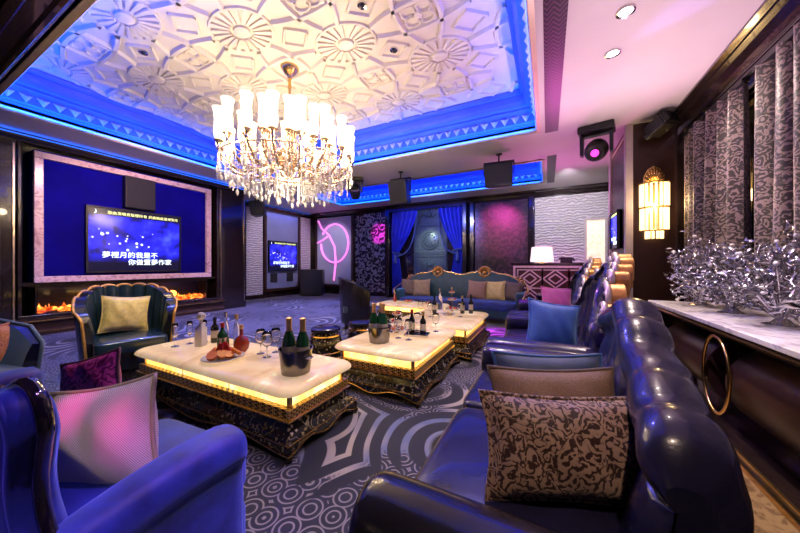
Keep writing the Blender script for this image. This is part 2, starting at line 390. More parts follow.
# dark timber beam over the camera, with stepped mouldings toward the coffer
bm_ = MB().prism([(-1.7, ZC), (-1.7, ZC + .1), (.92, ZC + .1), (.92, ZC - .03), (.89, ZC - .05), (.86, ZC - .05), (.84, ZC - .02), (.74, ZC - .02), (.72, ZC - .05), (.66, ZC - .05), (.64, ZC - .0)], -9.4, X1, 'x')
struct('trim_2', bm_, M['darkwood'])
def coffer(idx, x0, x1, y0, y1, zt, ins):
    prof = [(-.02, ZC - .02), (.03, ZC - .03), (.05, ZC), (.05, ZC + .035), (.0, ZC + .05)]
    struct('trim_%d' % idx, MB().rect_sweep(x0, x1, y0, y1, prof), M['lip'])
    h = zt - ZC - .06
    pr = [(0, 0), (0, .10), (.03, .12), (.03, .16), (.06, .19), (.06, .42), (.10, .50), (.12, .52), (.12, .58), (.16, .62), (.20, .72), (.22, .84), (.22, .88), (.26, .9), (.28, .97), (.28, 1.0)]
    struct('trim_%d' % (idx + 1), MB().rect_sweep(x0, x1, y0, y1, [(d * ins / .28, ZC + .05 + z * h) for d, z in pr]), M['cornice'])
    # leaf-and-dart frieze standing on the cove
    za = ZC + .05 + .20 * h; zb = ZC + .05 + .41 * h; d = .06 * ins / .28
    fr = MB()
    def tri(p, q, nrm):
        p = Vector(p); q = Vector(q); nrm = Vector(nrm); mid = (p + q) / 2
        a = Vector((p.x, p.y, zb)); b = Vector((q.x, q.y, zb)); c = Vector((mid.x, mid.y, za)); apex = Vector((mid.x, mid.y, zb - .04)) + nrm * .045
        fr.add([a, b, c, apex], [(0, 1, 3), (1, 2, 3), (2, 0, 3)])
    n = int((x1 - x0) / .17)
    for i in range(n):
        xa = x0 + .1 + (x1 - x0 - .2) * i / n; xb = x0 + .1 + (x1 - x0 - .2) * (i + .86) / n
        tri((xa, y1 - d - .002, 0), (xb, y1 - d - .002, 0), (0, -1, 0)); tri((xa, y0 + d + .002, 0), (xb, y0 + d + .002, 0), (0, 1, 0))
    n = int((y1 - y0) / .17)
    for i in range(n):
        ya = y0 + .1 + (y1 - y0 - .2) * i / n; yb = y0 + .1 + (y1 - y0 - .2) * (i + .86) / n
        tri((x0 + d + .002, ya, 0), (x0 + d + .002, yb, 0), (1, 0, 0)); tri((x1 - d - .002, ya, 0), (x1 - d - .002, yb, 0), (-1, 0, 0))
    struct('trim_%d' % (idx + 2), fr, M['silverwood'], fix=False)
    struct('trim_%d' % (idx + 3), MB().box(x0 - .02, x1 + .02, y0 - .02, y1 + .02, zt, zt + .06), M['plaster'])
ZT = 4.04; INS = .28
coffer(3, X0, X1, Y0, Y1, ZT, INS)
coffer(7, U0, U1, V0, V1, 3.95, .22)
# plaster relief of the main coffer: interlaced hoops, daisies, knots
CX, CY, CA_, CB_ = -3.30, 3.0, 1.0, .735
rx0, rx1, ry0, ry1 = X0 + INS, X1 - INS, Y0 + INS, Y1 - INS
rel = MB()
def near_daisy(p):
    a, b = (p[0] - CX) / CA_, (p[1] - CY) / CB_; i, j = round(a), round(b)
    return any((i_ + j_) % 2 and math.hypot(a - i_, b - j_) < .425 for i_ in (i - 1, i, i + 1) for j_ in (j - 1, j, j + 1))
def rib(pts, w=.03, h=.035, closed=False, skip=None):
    inside = lambda p: rx0 < p[0] < rx1 and ry0 < p[1] < ry1 and not (skip and near_daisy(p))
    runs = []; cur = []
    P_ = pts + ([pts[0]] if closed else [])
    for p in P_:
        if inside(p): cur.append(p)
        elif cur: runs.append(cur); cur = []
    if cur: runs.append(cur)
    for r in runs:
        if len(r) < 2: continue
        vs = []; fs = []
        for i, p in enumerate(r):
            a = r[max(i - 1, 0)]; b = r[min(i + 1, len(r) - 1)]
            tx, ty = b[0] - a[0], b[1] - a[1]; L = math.hypot(tx, ty) or 1; nx, ny = -ty / L, tx / L
            for o, dz in ((-w, 0), (-w * .6, -h), (w * .6, -h), (w, 0)):
                vs.append((p[0] + nx * o, p[1] + ny * o, ZT + dz))
        for i in range(len(r) - 1):
            for k in range(3):
                fs.append((i * 4 + k, i * 4 + k + 1, i * 4 + 5 + k, i * 4 + 4 + k))
        rel.add(vs, fs)
def ell(cx, cy, a, b, n=64, t0=0, t1=2 * PI):
    return [(cx + a * math.cos(t0 + (t1 - t0) * i / n), cy + b * math.sin(t0 + (t1 - t0) * i / n)) for i in range(n + 1)]
for i in range(-4, 5):
    for j in range(-4, 5):
        px, py = CX + i * CA_, CY + j * CB_
        inb = rx0 + .1 < px < rx1 - .1 and ry0 + .05 < py < ry1 - .05
        if (i + j) % 2:
            rib(ell(px, py, 1.25 * CA_, 1.25 * CB_, 160), .034, .045, skip=(i, j))
            if inb:
                rib(ell(px, py, .41, .30, 40), .018, .025)
                for k in range(20):
                    a = 2 * PI * k / 20; c_, s_ = math.cos(a), math.sin(a); da = PI / 20 * .62
                    q = [(px + r * 1.25 * math.cos(a + o), py + r * .95 * math.sin(a + o)) for r, o in ((.12, -da), (.12, da), (.30, da * .9), (.325, 0), (.30, -da * .9))]
                    if all(rx0 < p[0] < rx1 and ry0 < p[1] < ry1 for p in q):
                        rel.prism(q, ZT - .028, ZT)
                rel.lathe([(.09, 0), (.085, -.03), (.05, -.045), (.0001, -.05)], 14, (px, py, ZT), sx=1.25, sy=.95)
        elif inb and (i or j):
            for k in range(4):
                a = PI / 4 + k * PI / 2
                rib(ell(px + .11 * math.cos(a), py + .09 * math.sin(a), .10, .07, 18), .014, .03)
                rel.lathe([(.03, 0), (.025, -.03), (.0001, -.04)], 8, (px + .22 * math.cos(a), py + .17 * math.sin(a), ZT))
            rel.lathe([(.05, 0), (.04, -.035), (.0001, -.04)], 10, (px, py, ZT))
for i in range(-4, 4):
    for j in range(-4, 4):
        px, py = CX + (i + .5) * CA_, CY + (j + .5) * CB_
        dm = [(px + .2 * dx, py + .16 * dy) for dx, dy in ((1, 0), (0, 1), (-1, 0), (0, -1), (1, 0))]
        rib([(dm[k][0] + (dm[k + 1][0] - dm[k][0]) * u / 3, dm[k][1] + (dm[k + 1][1] - dm[k][1]) * u / 3) for k in range(4) for u in range(4)], .02, .03)
struct('trim_11', rel, M['plaster'])
# patterned inlay strips beside the coffers
struct('trim_12', MB().box(-.03, .16, .6, 5.42, ZC - .006, ZC + .01), M['zigzag'])
struct('trim_13', MB().box(.0, .17, 6.6, 8.75, ZC - .006, ZC + .01), M['zigzag'])

# --- left wall with media niche
XL = -7.8
w = MB()
w.box(-8.4, XL, .2, 1.42, 0, ZC); w.box(-8.4, XL, 4.66, 5.46, 0, ZC); w.box(-8.4, XL, 1.42, 4.66, 3.28, ZC)
w.box(-8.4, XL - .0, 1.42, 4.66, 0, .28); w.box(-8.4, -8.2, 1.42, 4.66, .28, 3.28); w.box(-8.2, XL - .02, 1.42, 4.66, .84, .9)
w.box(-8.4, XL, -1.7, .2, 0, ZC)
struct('wall_left', w, M['darkwood'])
struct('trim_14', MB().frame(1.40, 4.68, .30, 3.30, .05, XL, XL + .05), M['darkwood'], bevel=.012)                       # thin metallic outer frame
struct('trim_15', MB().frame(1.58, 4.50, .893, 3.155, .11, XL - .06, XL + .03), M['pinkmarble'], bevel=.012)
struct('trim_16', MB().box(-8.2, XL - .08, 1.6, 4.5, .9, 3.2), M['bluepanel'])
hp = MB().prism([(XL, 0), (XL + .10, 0), (XL + .10, .07), (XL + .05, .10), (XL + .05, .2), (XL + .12, .23), (XL + .12, .29), (XL, .30)], 1.3, 4.8, 'y')
struct('trim_17', hp, M['brownwood'])
struct('trim_18', MB().box(XL, XL + .125, 1.3, 4.8, .245, .262).box(XL, XL + .105, 1.3, 4.8, .06, .075), M['gold'])
struct('baseboard_left', MB().box(XL, XL + .03, -1.6, 1.29, 0, .18).box(XL, XL + .03, 4.81, 5.46, 0, .18), M['darkwood'])
cor = [(XL, 3.26), (XL + .06, 3.26), (XL + .1, 3.31), (XL + .1, 3.34), (XL + .05, 3.345), (XL, 3.345)]
struct('trim_19', MB().prism(cor, -1.6, 5.46, 'y'), M['darkwood'])
# cupboard front near the left edge
struct('trim_20', MB().frame(.55, 1.24, .25, 2.05, .05, XL, XL + .03).frame(.55, 1.24, 1.1, 1.16, .03, XL, XL + .03), M['brownwood'])
struct('trim_21', MB().box(XL, XL + .03, 1.36, 1.38, .3, 3.2).box(XL, XL + .03, 4.74, 4.755, .1, 3.2).box(XL, XL + .03, 5.41, 5.43, .1, 3.2), M['champmetal'])
# --- alcove on the left
XA = -9.2
w = MB().box(-9.45, XA, 5.3, 9.75, 0, ZC); w.box(-9.45, -8.4, 5.2, 5.46, 0, ZC)
struct('wall_alcove', w, M['darkwood'])
struct('trim_22', MB().box(XA, XA + .04, 6.46, 7.10, .14, 3.2), M['wavy'])
struct('trim_23', MB().box(XA, XA + .04, 8.92, 9.46, .14, 3.2), M['wavy'])
struct('trim_24', MB().frame(7.14, 8.86, .22, 3.26, .1, XA, XA + .08), M['brownwood'])
struct('trim_25', MB().box(XA, XA + .03, 7.24, 8.76, .32, 3.16), M['greypanel'])
struct('baseboard_alcove', MB().box(XA, XA + .05, 5.46, 9.6, 0, .13), M['darkwood'])
struct('trim_26', MB().prism([(XA, 3.28), (XA + .08, 3.28), (XA + .12, 3.33), (XA + .12, 3.35), (XA, 3.35)], 5.46, 9.6, 'y'), M['darkwood'])
# --- back wall
YB = 9.62
struct('wall_back', MB().box(-9.45, 1.7, YB, YB + .15, 0, ZC), M['darkwood'])
struct('trim_27', MB().box(-8.87, -7.08, YB - .04, YB, .40, 3.2), M['palepanel'])
struct('trim_28', MB().frame(-8.97, -6.98, .30, 3.3, .09, YB - .06, YB, 'y'), M['brownwood'])
struct('trim_29', MB().box(-6.85, -5.5, YB - .05, YB, .15, 3.36), M['damaskwall'])
struct('trim_30', MB().box(-2.1, -.52, YB - .05, YB, .2, 3.32), M['damaskdark'])
struct('trim_31', MB().box(-2.26, -2.12, YB - .14, YB, 0, 3.36).box(-.5, -.36, YB - .14, YB, 0, 3.36).box(-5.46, -5.32, YB - .14, YB, 0, 3.36).box(-6.98, -6.86, YB - .1, YB, 0, 3.36), M['darkwood'], bevel=.015)
struct('trim_32', MB().box(-.33, 1.5, YB - .05, YB, .1, 3.2), M['wavy'])
struct('trim_33', MB().prism([(YB, 3.41), (YB - .22, 3.41), (YB - .22, 3.36), (YB - .16, 3.33), (YB - .14, 3.26), (YB - .06, 3.24), (YB - .06, 3.2), (YB, 3.2)], -9.1, 1.6, 'x'), M['darkwood'])
struct('baseboard_back', MB().box(-9.2, -5.5, YB - .06, YB, 0, .14), M['darkwood'])
struct('trim_41', MB().box(-5.30, -5.16, YB - .34, YB, 0, 3.24).box(-2.46, -2.32, YB - .34, YB, 0, 3.24).box(-5.16, -2.46, YB - .34, YB - .12, 3.12, 3.24), M['darkwood'], bevel=.02)
# lit doorway strip in the white panel
struct('trim_34', MB().frame(.92, 1.46, .1, 2.5, .06, YB - .1, YB - .05, 'y'), M['trimstone'])
struct('trim_42', MB().box(.98, 1.40, YB - .06, YB - .05, .1, 2.44), M['niche'])
# --- right side: pier with wall lamp, window wall, crown
PX, PY = 1.15, 5.73
w = MB().box(PX, 2.05, PY, 7.03, 0, ZC)
struct('wall_pier', w, M['brownwood'])
struct('trim_35', MB().box(PX - .05, PX + .05, PY - .04, PY + .06, 0, ZC).box(PX - .05, PX + .05, 6.96, 7.10, 0, ZC), M['trimstone'], bevel=.01)
struct('trim_36', MB().box(PX - .015, PX, 5.86, 6.92, .9, 3.25), M['damaskdark'])
struct('trim_37', MB().frame(5.80, 6.96, .84, 3.3, .05, PX - .03, PX), M['champmetal'])
w = MB().box(1.95, 2.05, -1.7, PY, 0, ZC); w.box(1.55, 1.7, 7.03, YB, 0, ZC)
struct('wall_right', w, M['darkwood'])
cr = [(1.62, ZC), (1.62, ZC - .03), (1.67, ZC - .05), (1.67, ZC - .08), (1.72, ZC - .10), (1.76, ZC - .17), (1.80, ZC - .20), (1.80, ZC - .24), (1.86, ZC - .28), (1.88, ZC - .34), (1.88, ZC - .38), (1.95, ZC - .40), (1.95, ZC)]
struct('trim_38', MB().prism(cr, -1.6, PY, 'y'), M['darkwood'])
struct('trim_39', MB().box(1.79, 1.85, 5.66, 5.70, 0, 3.2).box(1.86, 1.93, 5.60, 5.66, 0, 3.1), M['champmetal'], bevel=.008)
struct('trim_40', MB().box(1.72, 1.79, 5.68, PY, 0, 3.25).box(1.85, 1.95, 5.66, PY, 0, 3.15), M['darkwood'])
struct('wall_front', MB().box(-9.6, 2.2, -1.8, -1.7, 0, ZC), M['darkwood'])
# window behind the curtains
struct('window_1', MB().frame(.9, 5.5, .75, 3.0, .08, 1.90, 1.96), M['darkwood'])
struct('window_2', MB().box(1.935, 1.955, .98, 5.42, .83, 2.92), M['darkglass'])
# ------------------------------------------------------------------ chandelier
ch = thing('chandelier', 'grand tiered chandelier of glass candle shades and crystal strands under the white relief ceiling', 'chandelier', (CX, CY, ZT))
zz = lambda z: z - ZT
mesh_obj('canopy', MB().lathe([(.0001, 0), (.125, 0), (.125, -.02), (.10, -.05), (.08, -.09), (.04, -.12), (.03, -.16)], 20), M['gold'], ch, 'auto')
mesh_obj('stem', MB().lathe([(.022, -.15), (.022, -.25), (.03, -.28), (.018, -.32), (.018, -.62), (.05, -.68), (.03, -.74), (.03, -.95), (.07, -1.02), (.05, -1.1)], 12), M['gold'], ch, 'auto')
mesh_obj('hub', MB().lathe([(.05, zz(2.98)), (.09, zz(2.92)), (.06, zz(2.85)), (.16, zz(2.80)), (.19, zz(2.76)), (.17, zz(2.70)), (.19, zz(2.66)), (.12, zz(2.58)), (.05, zz(2.50)), (.02, zz(2.42)), (.0001, zz(2.40))], 24), M['champmetal'], ch, 'auto')
def arm_tree(r_out, zcup, n, dip, off, sc_=1.0):
    m = MB()
    for k in range(1):
        P0 = [(.15, 2.72), (.32, 2.66 - dip * .5), (.55, 2.60 - dip), (.78, 2.56 - dip * .8), (.97, 2.63 - dip * .2), (1.0, zcup - .04)]
        s_ = r_out / 1.0
        pts = []
        for a, b in zip(P0, P0[1:]):
            pass
        # smooth it (Catmull-Rom)
        Q = [Vector((p[0] * s_ if i else .13, 0, zz(p[1]))) for i, p in enumerate(P0)]
        out = []
        for i in range(len(Q) - 1):
            a, b, c, d = Q[max(i - 1, 0)], Q[i], Q[i + 1], Q[min(i + 2, len(Q) - 1)]
            for u in (0, .25, .5, .75):
                out.append(.5 * ((2 * b) + (c - a) * u + (2 * a - 5 * b + 4 * c - d) * u * u + (3 * b - a - 3 * c + d) * u ** 3))
        out.append(Q[-1])
        m.tube(out, [.020 + .005 * math.sin(i * 2.1) for i in range(len(out))], 6)
        # curl on the arm
        m.tube([(r_out * .62 + .09 * math.cos(t_), 0, zz(2.72) + .07 * math.sin(t_)) for t_ in [x * .5 for x in range(-4, 6)]], .008, 5)
    cup = MB().lathe([(.012, zz(zcup) - .06), (.022, zz(zcup) - .03), (.035, zz(zcup)), (.06, zz(zcup) + .015), (.04, zz(zcup) + .03), (.025, zz(zcup) + .05)], 12, (r_out, 0, 0))
    shade = MB().lathe([(.036, zz(zcup) + .03), (.056, zz(zcup) + .07), (.058, zz(zcup) + .14), (.053, zz(zcup) + .26), (.058, zz(zcup) + .36), (.074, zz(zcup) + .42), (.071, zz(zcup) + .425), (.054, zz(zcup) + .36)], 14, (r_out, 0, 0), cap=False)
    first = None
    for k in range(n):
        a = off + 2 * PI * k / n
        if first is None:
            A = mesh_obj('arm', m, M['champmetal'], ch, True); B = mesh_obj('drip_cup', cup, M['champmetal'], A, 'auto'); D = mesh_obj('glass_shade', shade, M['bulb'], A, True)
            first = (A, B, D); A.rotation_euler = (0, 0, a)
        else:
            A2 = first[0].copy(); C.objects.link(A2); A2.rotation_euler = (0, 0, a)
            for q in first[1:]:
                q2 = q.copy(); C.objects.link(q2); q2.parent = A2
arm_tree(.87, 2.74, 18, .14, .1)
arm_tree(.60, 2.86, 12, .04, .3)
arm_tree(.34, 2.96, 6, -.02, .5)
def strand(L):
    m = MB(); z = 0
    while z < L - .09:
        m.lathe([(.0001, -z), (.014, -z - .013), (.0001, -z - .026)], 6); z += .027
    m.lathe([(.0001, -z), (.022, -z - .04), (.016, -z - .075), (.0001, -z - .1)], 6)
    return m
protos = {}
cnt = 0
for r_, n_, z0, L in ((.88, 34, 2.60, .24), (.74, 26, 2.53, .28), (.56, 18, 2.48, .31), (.38, 13, 2.43, .31), (.2, 8, 2.40, .30)):
    pm = mesh_obj('crystal_strand', strand(L), M['crystal'], ch)
    for k in range(n_):
        a = 2 * PI * k / n_ + r_
        o = pm if k == 0 else pm.copy()
        if k: C.objects.link(o)
        o.location = (r_ * math.cos(a), r_ * math.sin(a), zz(z0) + (.03 if k % 2 else 0)); o.scale = (1, 1, .85 + .3 * ((k * 7) % 5) / 5)
mr_ = MB()
for r_, z0 in ((.88, 2.61), (.74, 2.54), (.56, 2.49), (.38, 2.44), (.2, 2.41)):
    mr_.tube([(r_ * math.cos(2 * PI * k / 40), r_ * math.sin(2 * PI * k / 40), zz(z0) + .01) for k in range(40)], .009, 5, closed=True)
for k in range(12):
    a = 2 * PI * k / 12
    mr_.tube([(x * math.cos(a), x * math.sin(a), zz(y) + .01) for x, y in ((.05, 2.42), (.2, 2.41), (.38, 2.44), (.56, 2.49), (.74, 2.54), (.88, 2.61))], .007, 5)
fr_ = MB()
for q in range(150):
    a = R.uniform(0, 2 * PI); r_ = .15 + .74 * R.random() ** .6; z0 = 2.41 + .19 * (r_ / .88) ** 2; L = R.uniform(.16, .32); z = 0
    while z < L:
        fr_.lathe([(.0001, zz(z0) - z), (.011, zz(z0) - z - .013), (.0001, zz(z0) - z - .026)], 5, (r_ * math.cos(a), r_ * math.sin(a), 0)); z += .028
mesh_obj('crystal_fringe', fr_, M['crystal'], ch)['kind'] = 'stuff'
mesh_obj('crystal_ring_frame', mr_, M['champmetal'], ch, True)
# ------------------------------------------------------------------ ceiling fixtures
def downlight(x, y, z, label, group=None, first=[None]):
    if first[0] is None:
        t_ = thing('recessed_downlight', label, 'downlight', (x, y, z), 0, group)
        mesh_obj('trim_ring', MB().lathe([(.055, 0), (.075, 0), (.072, -.012), (.055, -.008)], 18, cap=False), M['chrome'], t_, 'auto')
        mesh_obj('lens', MB().lathe([(.0001, -.004), (.055, -.004)], 18, cap=False), M['white_led'], t_)
        first[0] = t_
    else: t_ = dup(first[0], (x, y, z), 0, label, group)
    return t_
downlight(.61, 3.14, ZC, 'round lit downlight in the pink-lit ceiling, nearer of the pair')
downlight(.61, 3.70, ZC, 'round lit downlight in the pink-lit ceiling, farther of the pair')
for q, (i, j, s_) in enumerate(((-2, -2, 'far in its blue-lit left corner'), (-2, 0, 'left of the chandelier'), (1, 0, 'right of the chandelier, in a diamond'), (1, -1, 'at the photo top edge'))):
    px, py = CX + (i + .5) * CA_, CY + (j + .5) * CB_
    o = thing('spotlight_eyeball', 'tiny black-eyed spotlight in the relief ceiling, ' + s_, 'spotlight', (px, py, ZT), 0)
    mesh_obj('ring', MB().lathe([(.03, -.0), (.055, 0), (.05, -.018), (.03, -.012)], 16, cap=False), M['chrome'], o, 'auto')
    mesh_obj('eye', MB().ball((0, 0, 0), .03, 10, 6), M['black'], o, True)
def hang_speaker(name, loc, rz, w, h, d, label, drop):
    o = thing(name, label, 'speaker', loc, rz)
    mesh_obj('ceiling_rod', MB().lathe([(.06, 0), (.06, -.015), (.015, -.02), (.015, -drop)], 12), M['black'], o, 'auto')
    mesh_obj('yoke', MB().box(-w / 2 - .03, w / 2 + .03, -.04, .04, -drop - .02, -drop + .005).box(-w / 2 - .03, -w / 2 - .012, -.03, .03, -drop - h * .6, -drop).box(w / 2 + .012, w / 2 + .03, -.03, .03, -drop - h * .6, -drop), M['black'], o)
    Rm = Matrix.Translation((0, 0, -drop - .05 - h / 2)) @ Matrix.Rotation(math.radians(12), 4, 'X')
    pl = [(-w / 2, -d / 2), (w / 2, -d / 2), (w * .36, d / 2), (-w * .36, d / 2)]
    cab = mesh_obj('cabinet', MB().prism(pl, -h / 2, h / 2, 'z', Rm), M['black'], o, bevel=.012)
    mesh_obj('grille', MB().box(-w / 2 + .02, w / 2 - .02, -d / 2 - .008, -d / 2, -h / 2 + .02, h / 2 - .02, Rm), M['grille'], cab)
    return o
hang_speaker('ceiling_speaker', (-.86, 6.05, ZC), .1, .52, .44, .38, 'black box speaker hung before the rear blue coffer, near its right end', .16)
hang_speaker('ceiling_speaker', (-3.1, 6.15, ZC), .0, .46, .54, .38, 'black box speaker hung above the left edge of the blue drapes', .16)
hang_speaker('ceiling_speaker', (-8.35, 6.3, ZC), -.9, .5, .46, .38, 'black box speaker hung above the white panel beside the media wall', .1)
def moving_head(loc, rz, tilt, label, lens, scale=1.0):
    o = thing('moving_head_light', label, 'stage light', loc, rz); o.scale = (scale,) * 3
    mesh_obj('base', MB().box(-.23, .23, -.15, .15, -.11, 0), M['black'], o, bevel=.02)
    mesh_obj('yoke', MB().box(-.20, .20, -.05, .05, -.14, -.11).prism([(-.08, -.13), (.08, -.13), (.05, -.42), (-.05, -.42)], -.21, -.165, 'x').prism([(-.08, -.13), (.08, -.13), (.05, -.42), (-.05, -.42)], .165, .21, 'x'), M['black'], o, bevel=.01)
    T = Matrix.Translation((0, 0, -.36)) @ Matrix.Rotation(tilt, 4, 'X')
    hd = mesh_obj('head', MB().lathe([(.08, .19), (.14, .15), (.155, .05), (.15, -.08), (.13, -.18), (.11, -.22), (.10, -.215)], 20, M=T), M['black'], o, 'auto')
    mesh_obj('lens', MB().lathe([(.0001, -.245), (.035, -.240), (.052, -.214)], 18, M=T, cap=False), lens, hd)
    mesh_obj('vent_stripe', MB().grid(10, 2, lambda u, v: tuple(T @ Vector((.157 * math.cos(-2.6 + u * 2.0), .157 * math.sin(-2.6 + u * 2.0), .03 + .05 * v)))), M['silver'], hd)
    return o
moving_head((.70, 5.55, ZC), -.22, math.radians(-62), 'black moving head light with glowing magenta lens on the ceiling', M['magled'], 1.05)
moving_head((-4.35, 6.05, ZC), .5, math.radians(35), 'dark unlit moving head light hung left of the drapes above the dance floor', M['darkglass'], .9)
o = thing('spot_projector', 'small black effect projector under the ceiling above the wall lamp', 'stage light', (1.48, 5.45, ZC))
mesh_obj('bracket', MB().lathe([(.05, 0), (.05, -.02), (.02, -.03), (.02, -.1)], 10), M['black'], o, 'auto')
T = Matrix.Translation((0, 0, -.17)) @ Matrix.Rotation(.7, 4, 'Z') @ Matrix.Rotation(1.1, 4, 'X')
mesh_obj('body', MB().box(-.11, .11, -.09, .09, -.17, .15, T), M['black'], o, bevel=.02)
mesh_obj('heat_sink', MB().box(-.12, .12, -.1, .1, .06, .075, T).box(-.12, .12, -.1, .1, .09, .105, T).box(-.12, .12, -.1, .1, .12, .135, T), M['black'], o)
mesh_obj('barrel', MB().lathe([(.06, -.16), (.06, -.24), (.05, -.24)], 14, M=T), M['black'], o, 'auto')
o = thing('bulkhead_speaker', 'wide black speaker on the blue panel directly above the large television', 'speaker', (XL - .08, 3.02, 2.72), 0)
cb = mesh_obj('cabinet', MB().box(0, .16, -.26, .26, -.33, .33), M['black'], o, bevel=.015)
mesh_obj('grille', MB().box(.16, .168, -.24, .24, -.31, .31), M['grille'], o)
# ------------------------------------------------------------------ screens
def text_mb(s, size, align='LEFT'):
    cu = bpy.data.curves.new('t', 'FONT'); cu.body = s; cu.size = size; cu.align_x = align; cu.extrude = .001
    ob = bpy.data.objects.new('t', cu); C.objects.link(ob); bpy.context.view_layer.update()
    dg = bpy.context.evaluated_depsgraph_get(); me = ob.evaluated_get(dg).to_mesh()
    m = MB(); m.add([v.co.copy() for v in me.vertices], [tuple(p.vertices) for p in me.polygons])
    ob.evaluated_get(dg).to_mesh_clear(); bpy.data.objects.remove(ob); bpy.data.curves.remove(cu)
    m.xf(Matrix.Rotation(PI / 2, 4, 'X')); return m
def television(loc, rz, w, h, label, scale_txt=True):
    o = thing('television', label, 'television', loc, rz)
    mesh_obj('bezel', MB().frame(-w / 2, w / 2, -h / 2, h / 2, .02 * w, -.07, 0, 'y').box(-w / 2, w / 2, -.03, 0, -h / 2, h / 2), M['black'], o)
    s = mesh_obj('screen', MB().box(-.73, .73, -.002, .002, -.585, .585), M['screen'], o); s.location = (0, -.045, 0); s.scale = (w * .96 / 1.46, 1, h * .96 / 1.17)
    def line(body, size, x, z, mat, al='LEFT'):
        q = mesh_obj('caption', text_mb(body, size, al), mat, s, fix=False); q.location = (x, -.006, z); return q
    line('夢裡月的我是不', .125, -.55, -.32, M['txtwhite'])
    line('你做置夢作家', .125, .58, -.46, M['txtwhite'], 'RIGHT')
    line('歌曲演唱者版權所有 詞曲編曲音樂製作', .068, -.47, .49, M['txtyellow'])
    line('♪', .12, -.66, .475, M['txtwhite'])
    return o
television((XL - .06, 3.01, 1.70), PI / 2, 1.60, 1.30, 'large television showing blue karaoke video inside the marble framed media wall')
television((XA + .05, 7.98, 1.54), PI / 2, 1.34, 1.14, 'small karaoke television in the grey panel of the far left alcove')
television((PX - .02, 6.42, 1.82), -PI / 2, .66, .66, 'narrow blue screen seen edge-on on the pier left of the wall lamp')
for k, y in enumerate((7.58, 8.34)):
    o = thing('wall_grille', 'square black grille under the alcove television, %s one' % ('left' if k == 0 else 'right'), 'grille', (XA + .03, y, .72))
    mesh_obj('rim', MB().frame(-.15, .15, -.17, .17, .02, 0, .015), M['black'], o)
    mesh_obj('mesh', MB().box(0, .008, -.13, .13, -.15, .15), M['grille'], o)
# ------------------------------------------------------------------ fireplace
fp = thing('electric_fireplace', 'long low fireplace with orange embers beneath the marble framed television niche', 'fireplace', (XL, 3.0, .30))
mesh_obj('firebox', MB().box(-.38, -.36, -1.4, 1.4, 0, .5).box(-.36, -.03, -1.4, -1.38, 0, .5).box(-.36, -.03, 1.38, 1.4, 0, .5).box(-.38, -.03, -1.4, 1.4, -.01, .06), M['black'], fp)
fl = MB()
for k in range(150):
    y = R.uniform(-1.33, 1.33); x = R.uniform(-.20, -.06); h = R.uniform(.05, .11); r_ = R.uniform(.03, .07)
    fl.ball((x, y, .10 + R.uniform(-.02, .03)), r_, 6, 4, .8)
    if k % 3 == 0: fl.lathe([(r_ * .5, .10), (r_ * .35, .10 + h * .6), (.0001, .10 + h * 1.25)], 5, (x, y, 0))
mesh_obj('ember_bed', fl, M['flame'], fp, True)['kind'] = 'stuff'
mesh_obj('glass_front', MB().box(-.026, -.022, -1.38, 1.38, .05, .5), M['glass'], fp)
mesh_obj('frame', MB().frame(-1.40, 1.40, .0, .53, .02, -.02, .0), M['darkwood'], fp)
# ------------------------------------------------------------------ wall lamp
sl = thing('wall_sconce', 'tall brass wall lamp with two tiers of glowing glass rods on the brown pier', 'wall lamp', (1.455, PY, 2.12))
mesh_obj('backplate', MB().prism([(-.09, -.40), (.09, -.40), (.13, .33), (.13, .44), (.08, .55), (0, .60), (-.08, .55), (-.13, .44), (-.13, .33)], -.03, 0, 'y'), M['gold'], sl, bevel=.01)
fan = MB()
for k in range(9):
    a = PI * (k + .5) / 9; fan.tube([(.03 * math.cos(a), -.035, .34 + .03 * math.sin(a)), (.12 * math.cos(a), -.05, .36 + .2 * math.sin(a))], [.008, .02], 6)
mesh_obj('fan_crest', fan, M['gold'], sl, True)
def rods(z0, z1, rad, n):
    m = MB()
    for k in range(n):
        a = PI * (k + .5) / n
        m.tube([(-rad * math.cos(a), -.02 - rad * .7 * math.sin(a), z0), (-rad * math.cos(a), -.02 - rad * .7 * math.sin(a), z1)], .0175, 6)
    return m
mesh_obj('upper_glass', rods(-.03, .32, .168, 9), M['sconceglow'], sl, True)
mesh_obj('lower_glass', rods(-.40, -.06, .163, 9), M['sconceglow'], sl, True)
mesh_obj('base_glass', rods(-.52, -.40, .10, 6), M['sconceglow'], sl, True)
bd = MB()
for z_, rad in ((.325, .185), (-.045, .185), (-.40, .178)):
    bd.tube([(-rad * math.cos(PI * k / 14), -.02 - rad * .72 * math.sin(PI * k / 14), z_) for k in range(15)], .013, 6)
bd.box(-.010, .010, -.15, -.138, -.40, .33)
mesh_obj('brass_band', bd, M['gold'], sl, True)
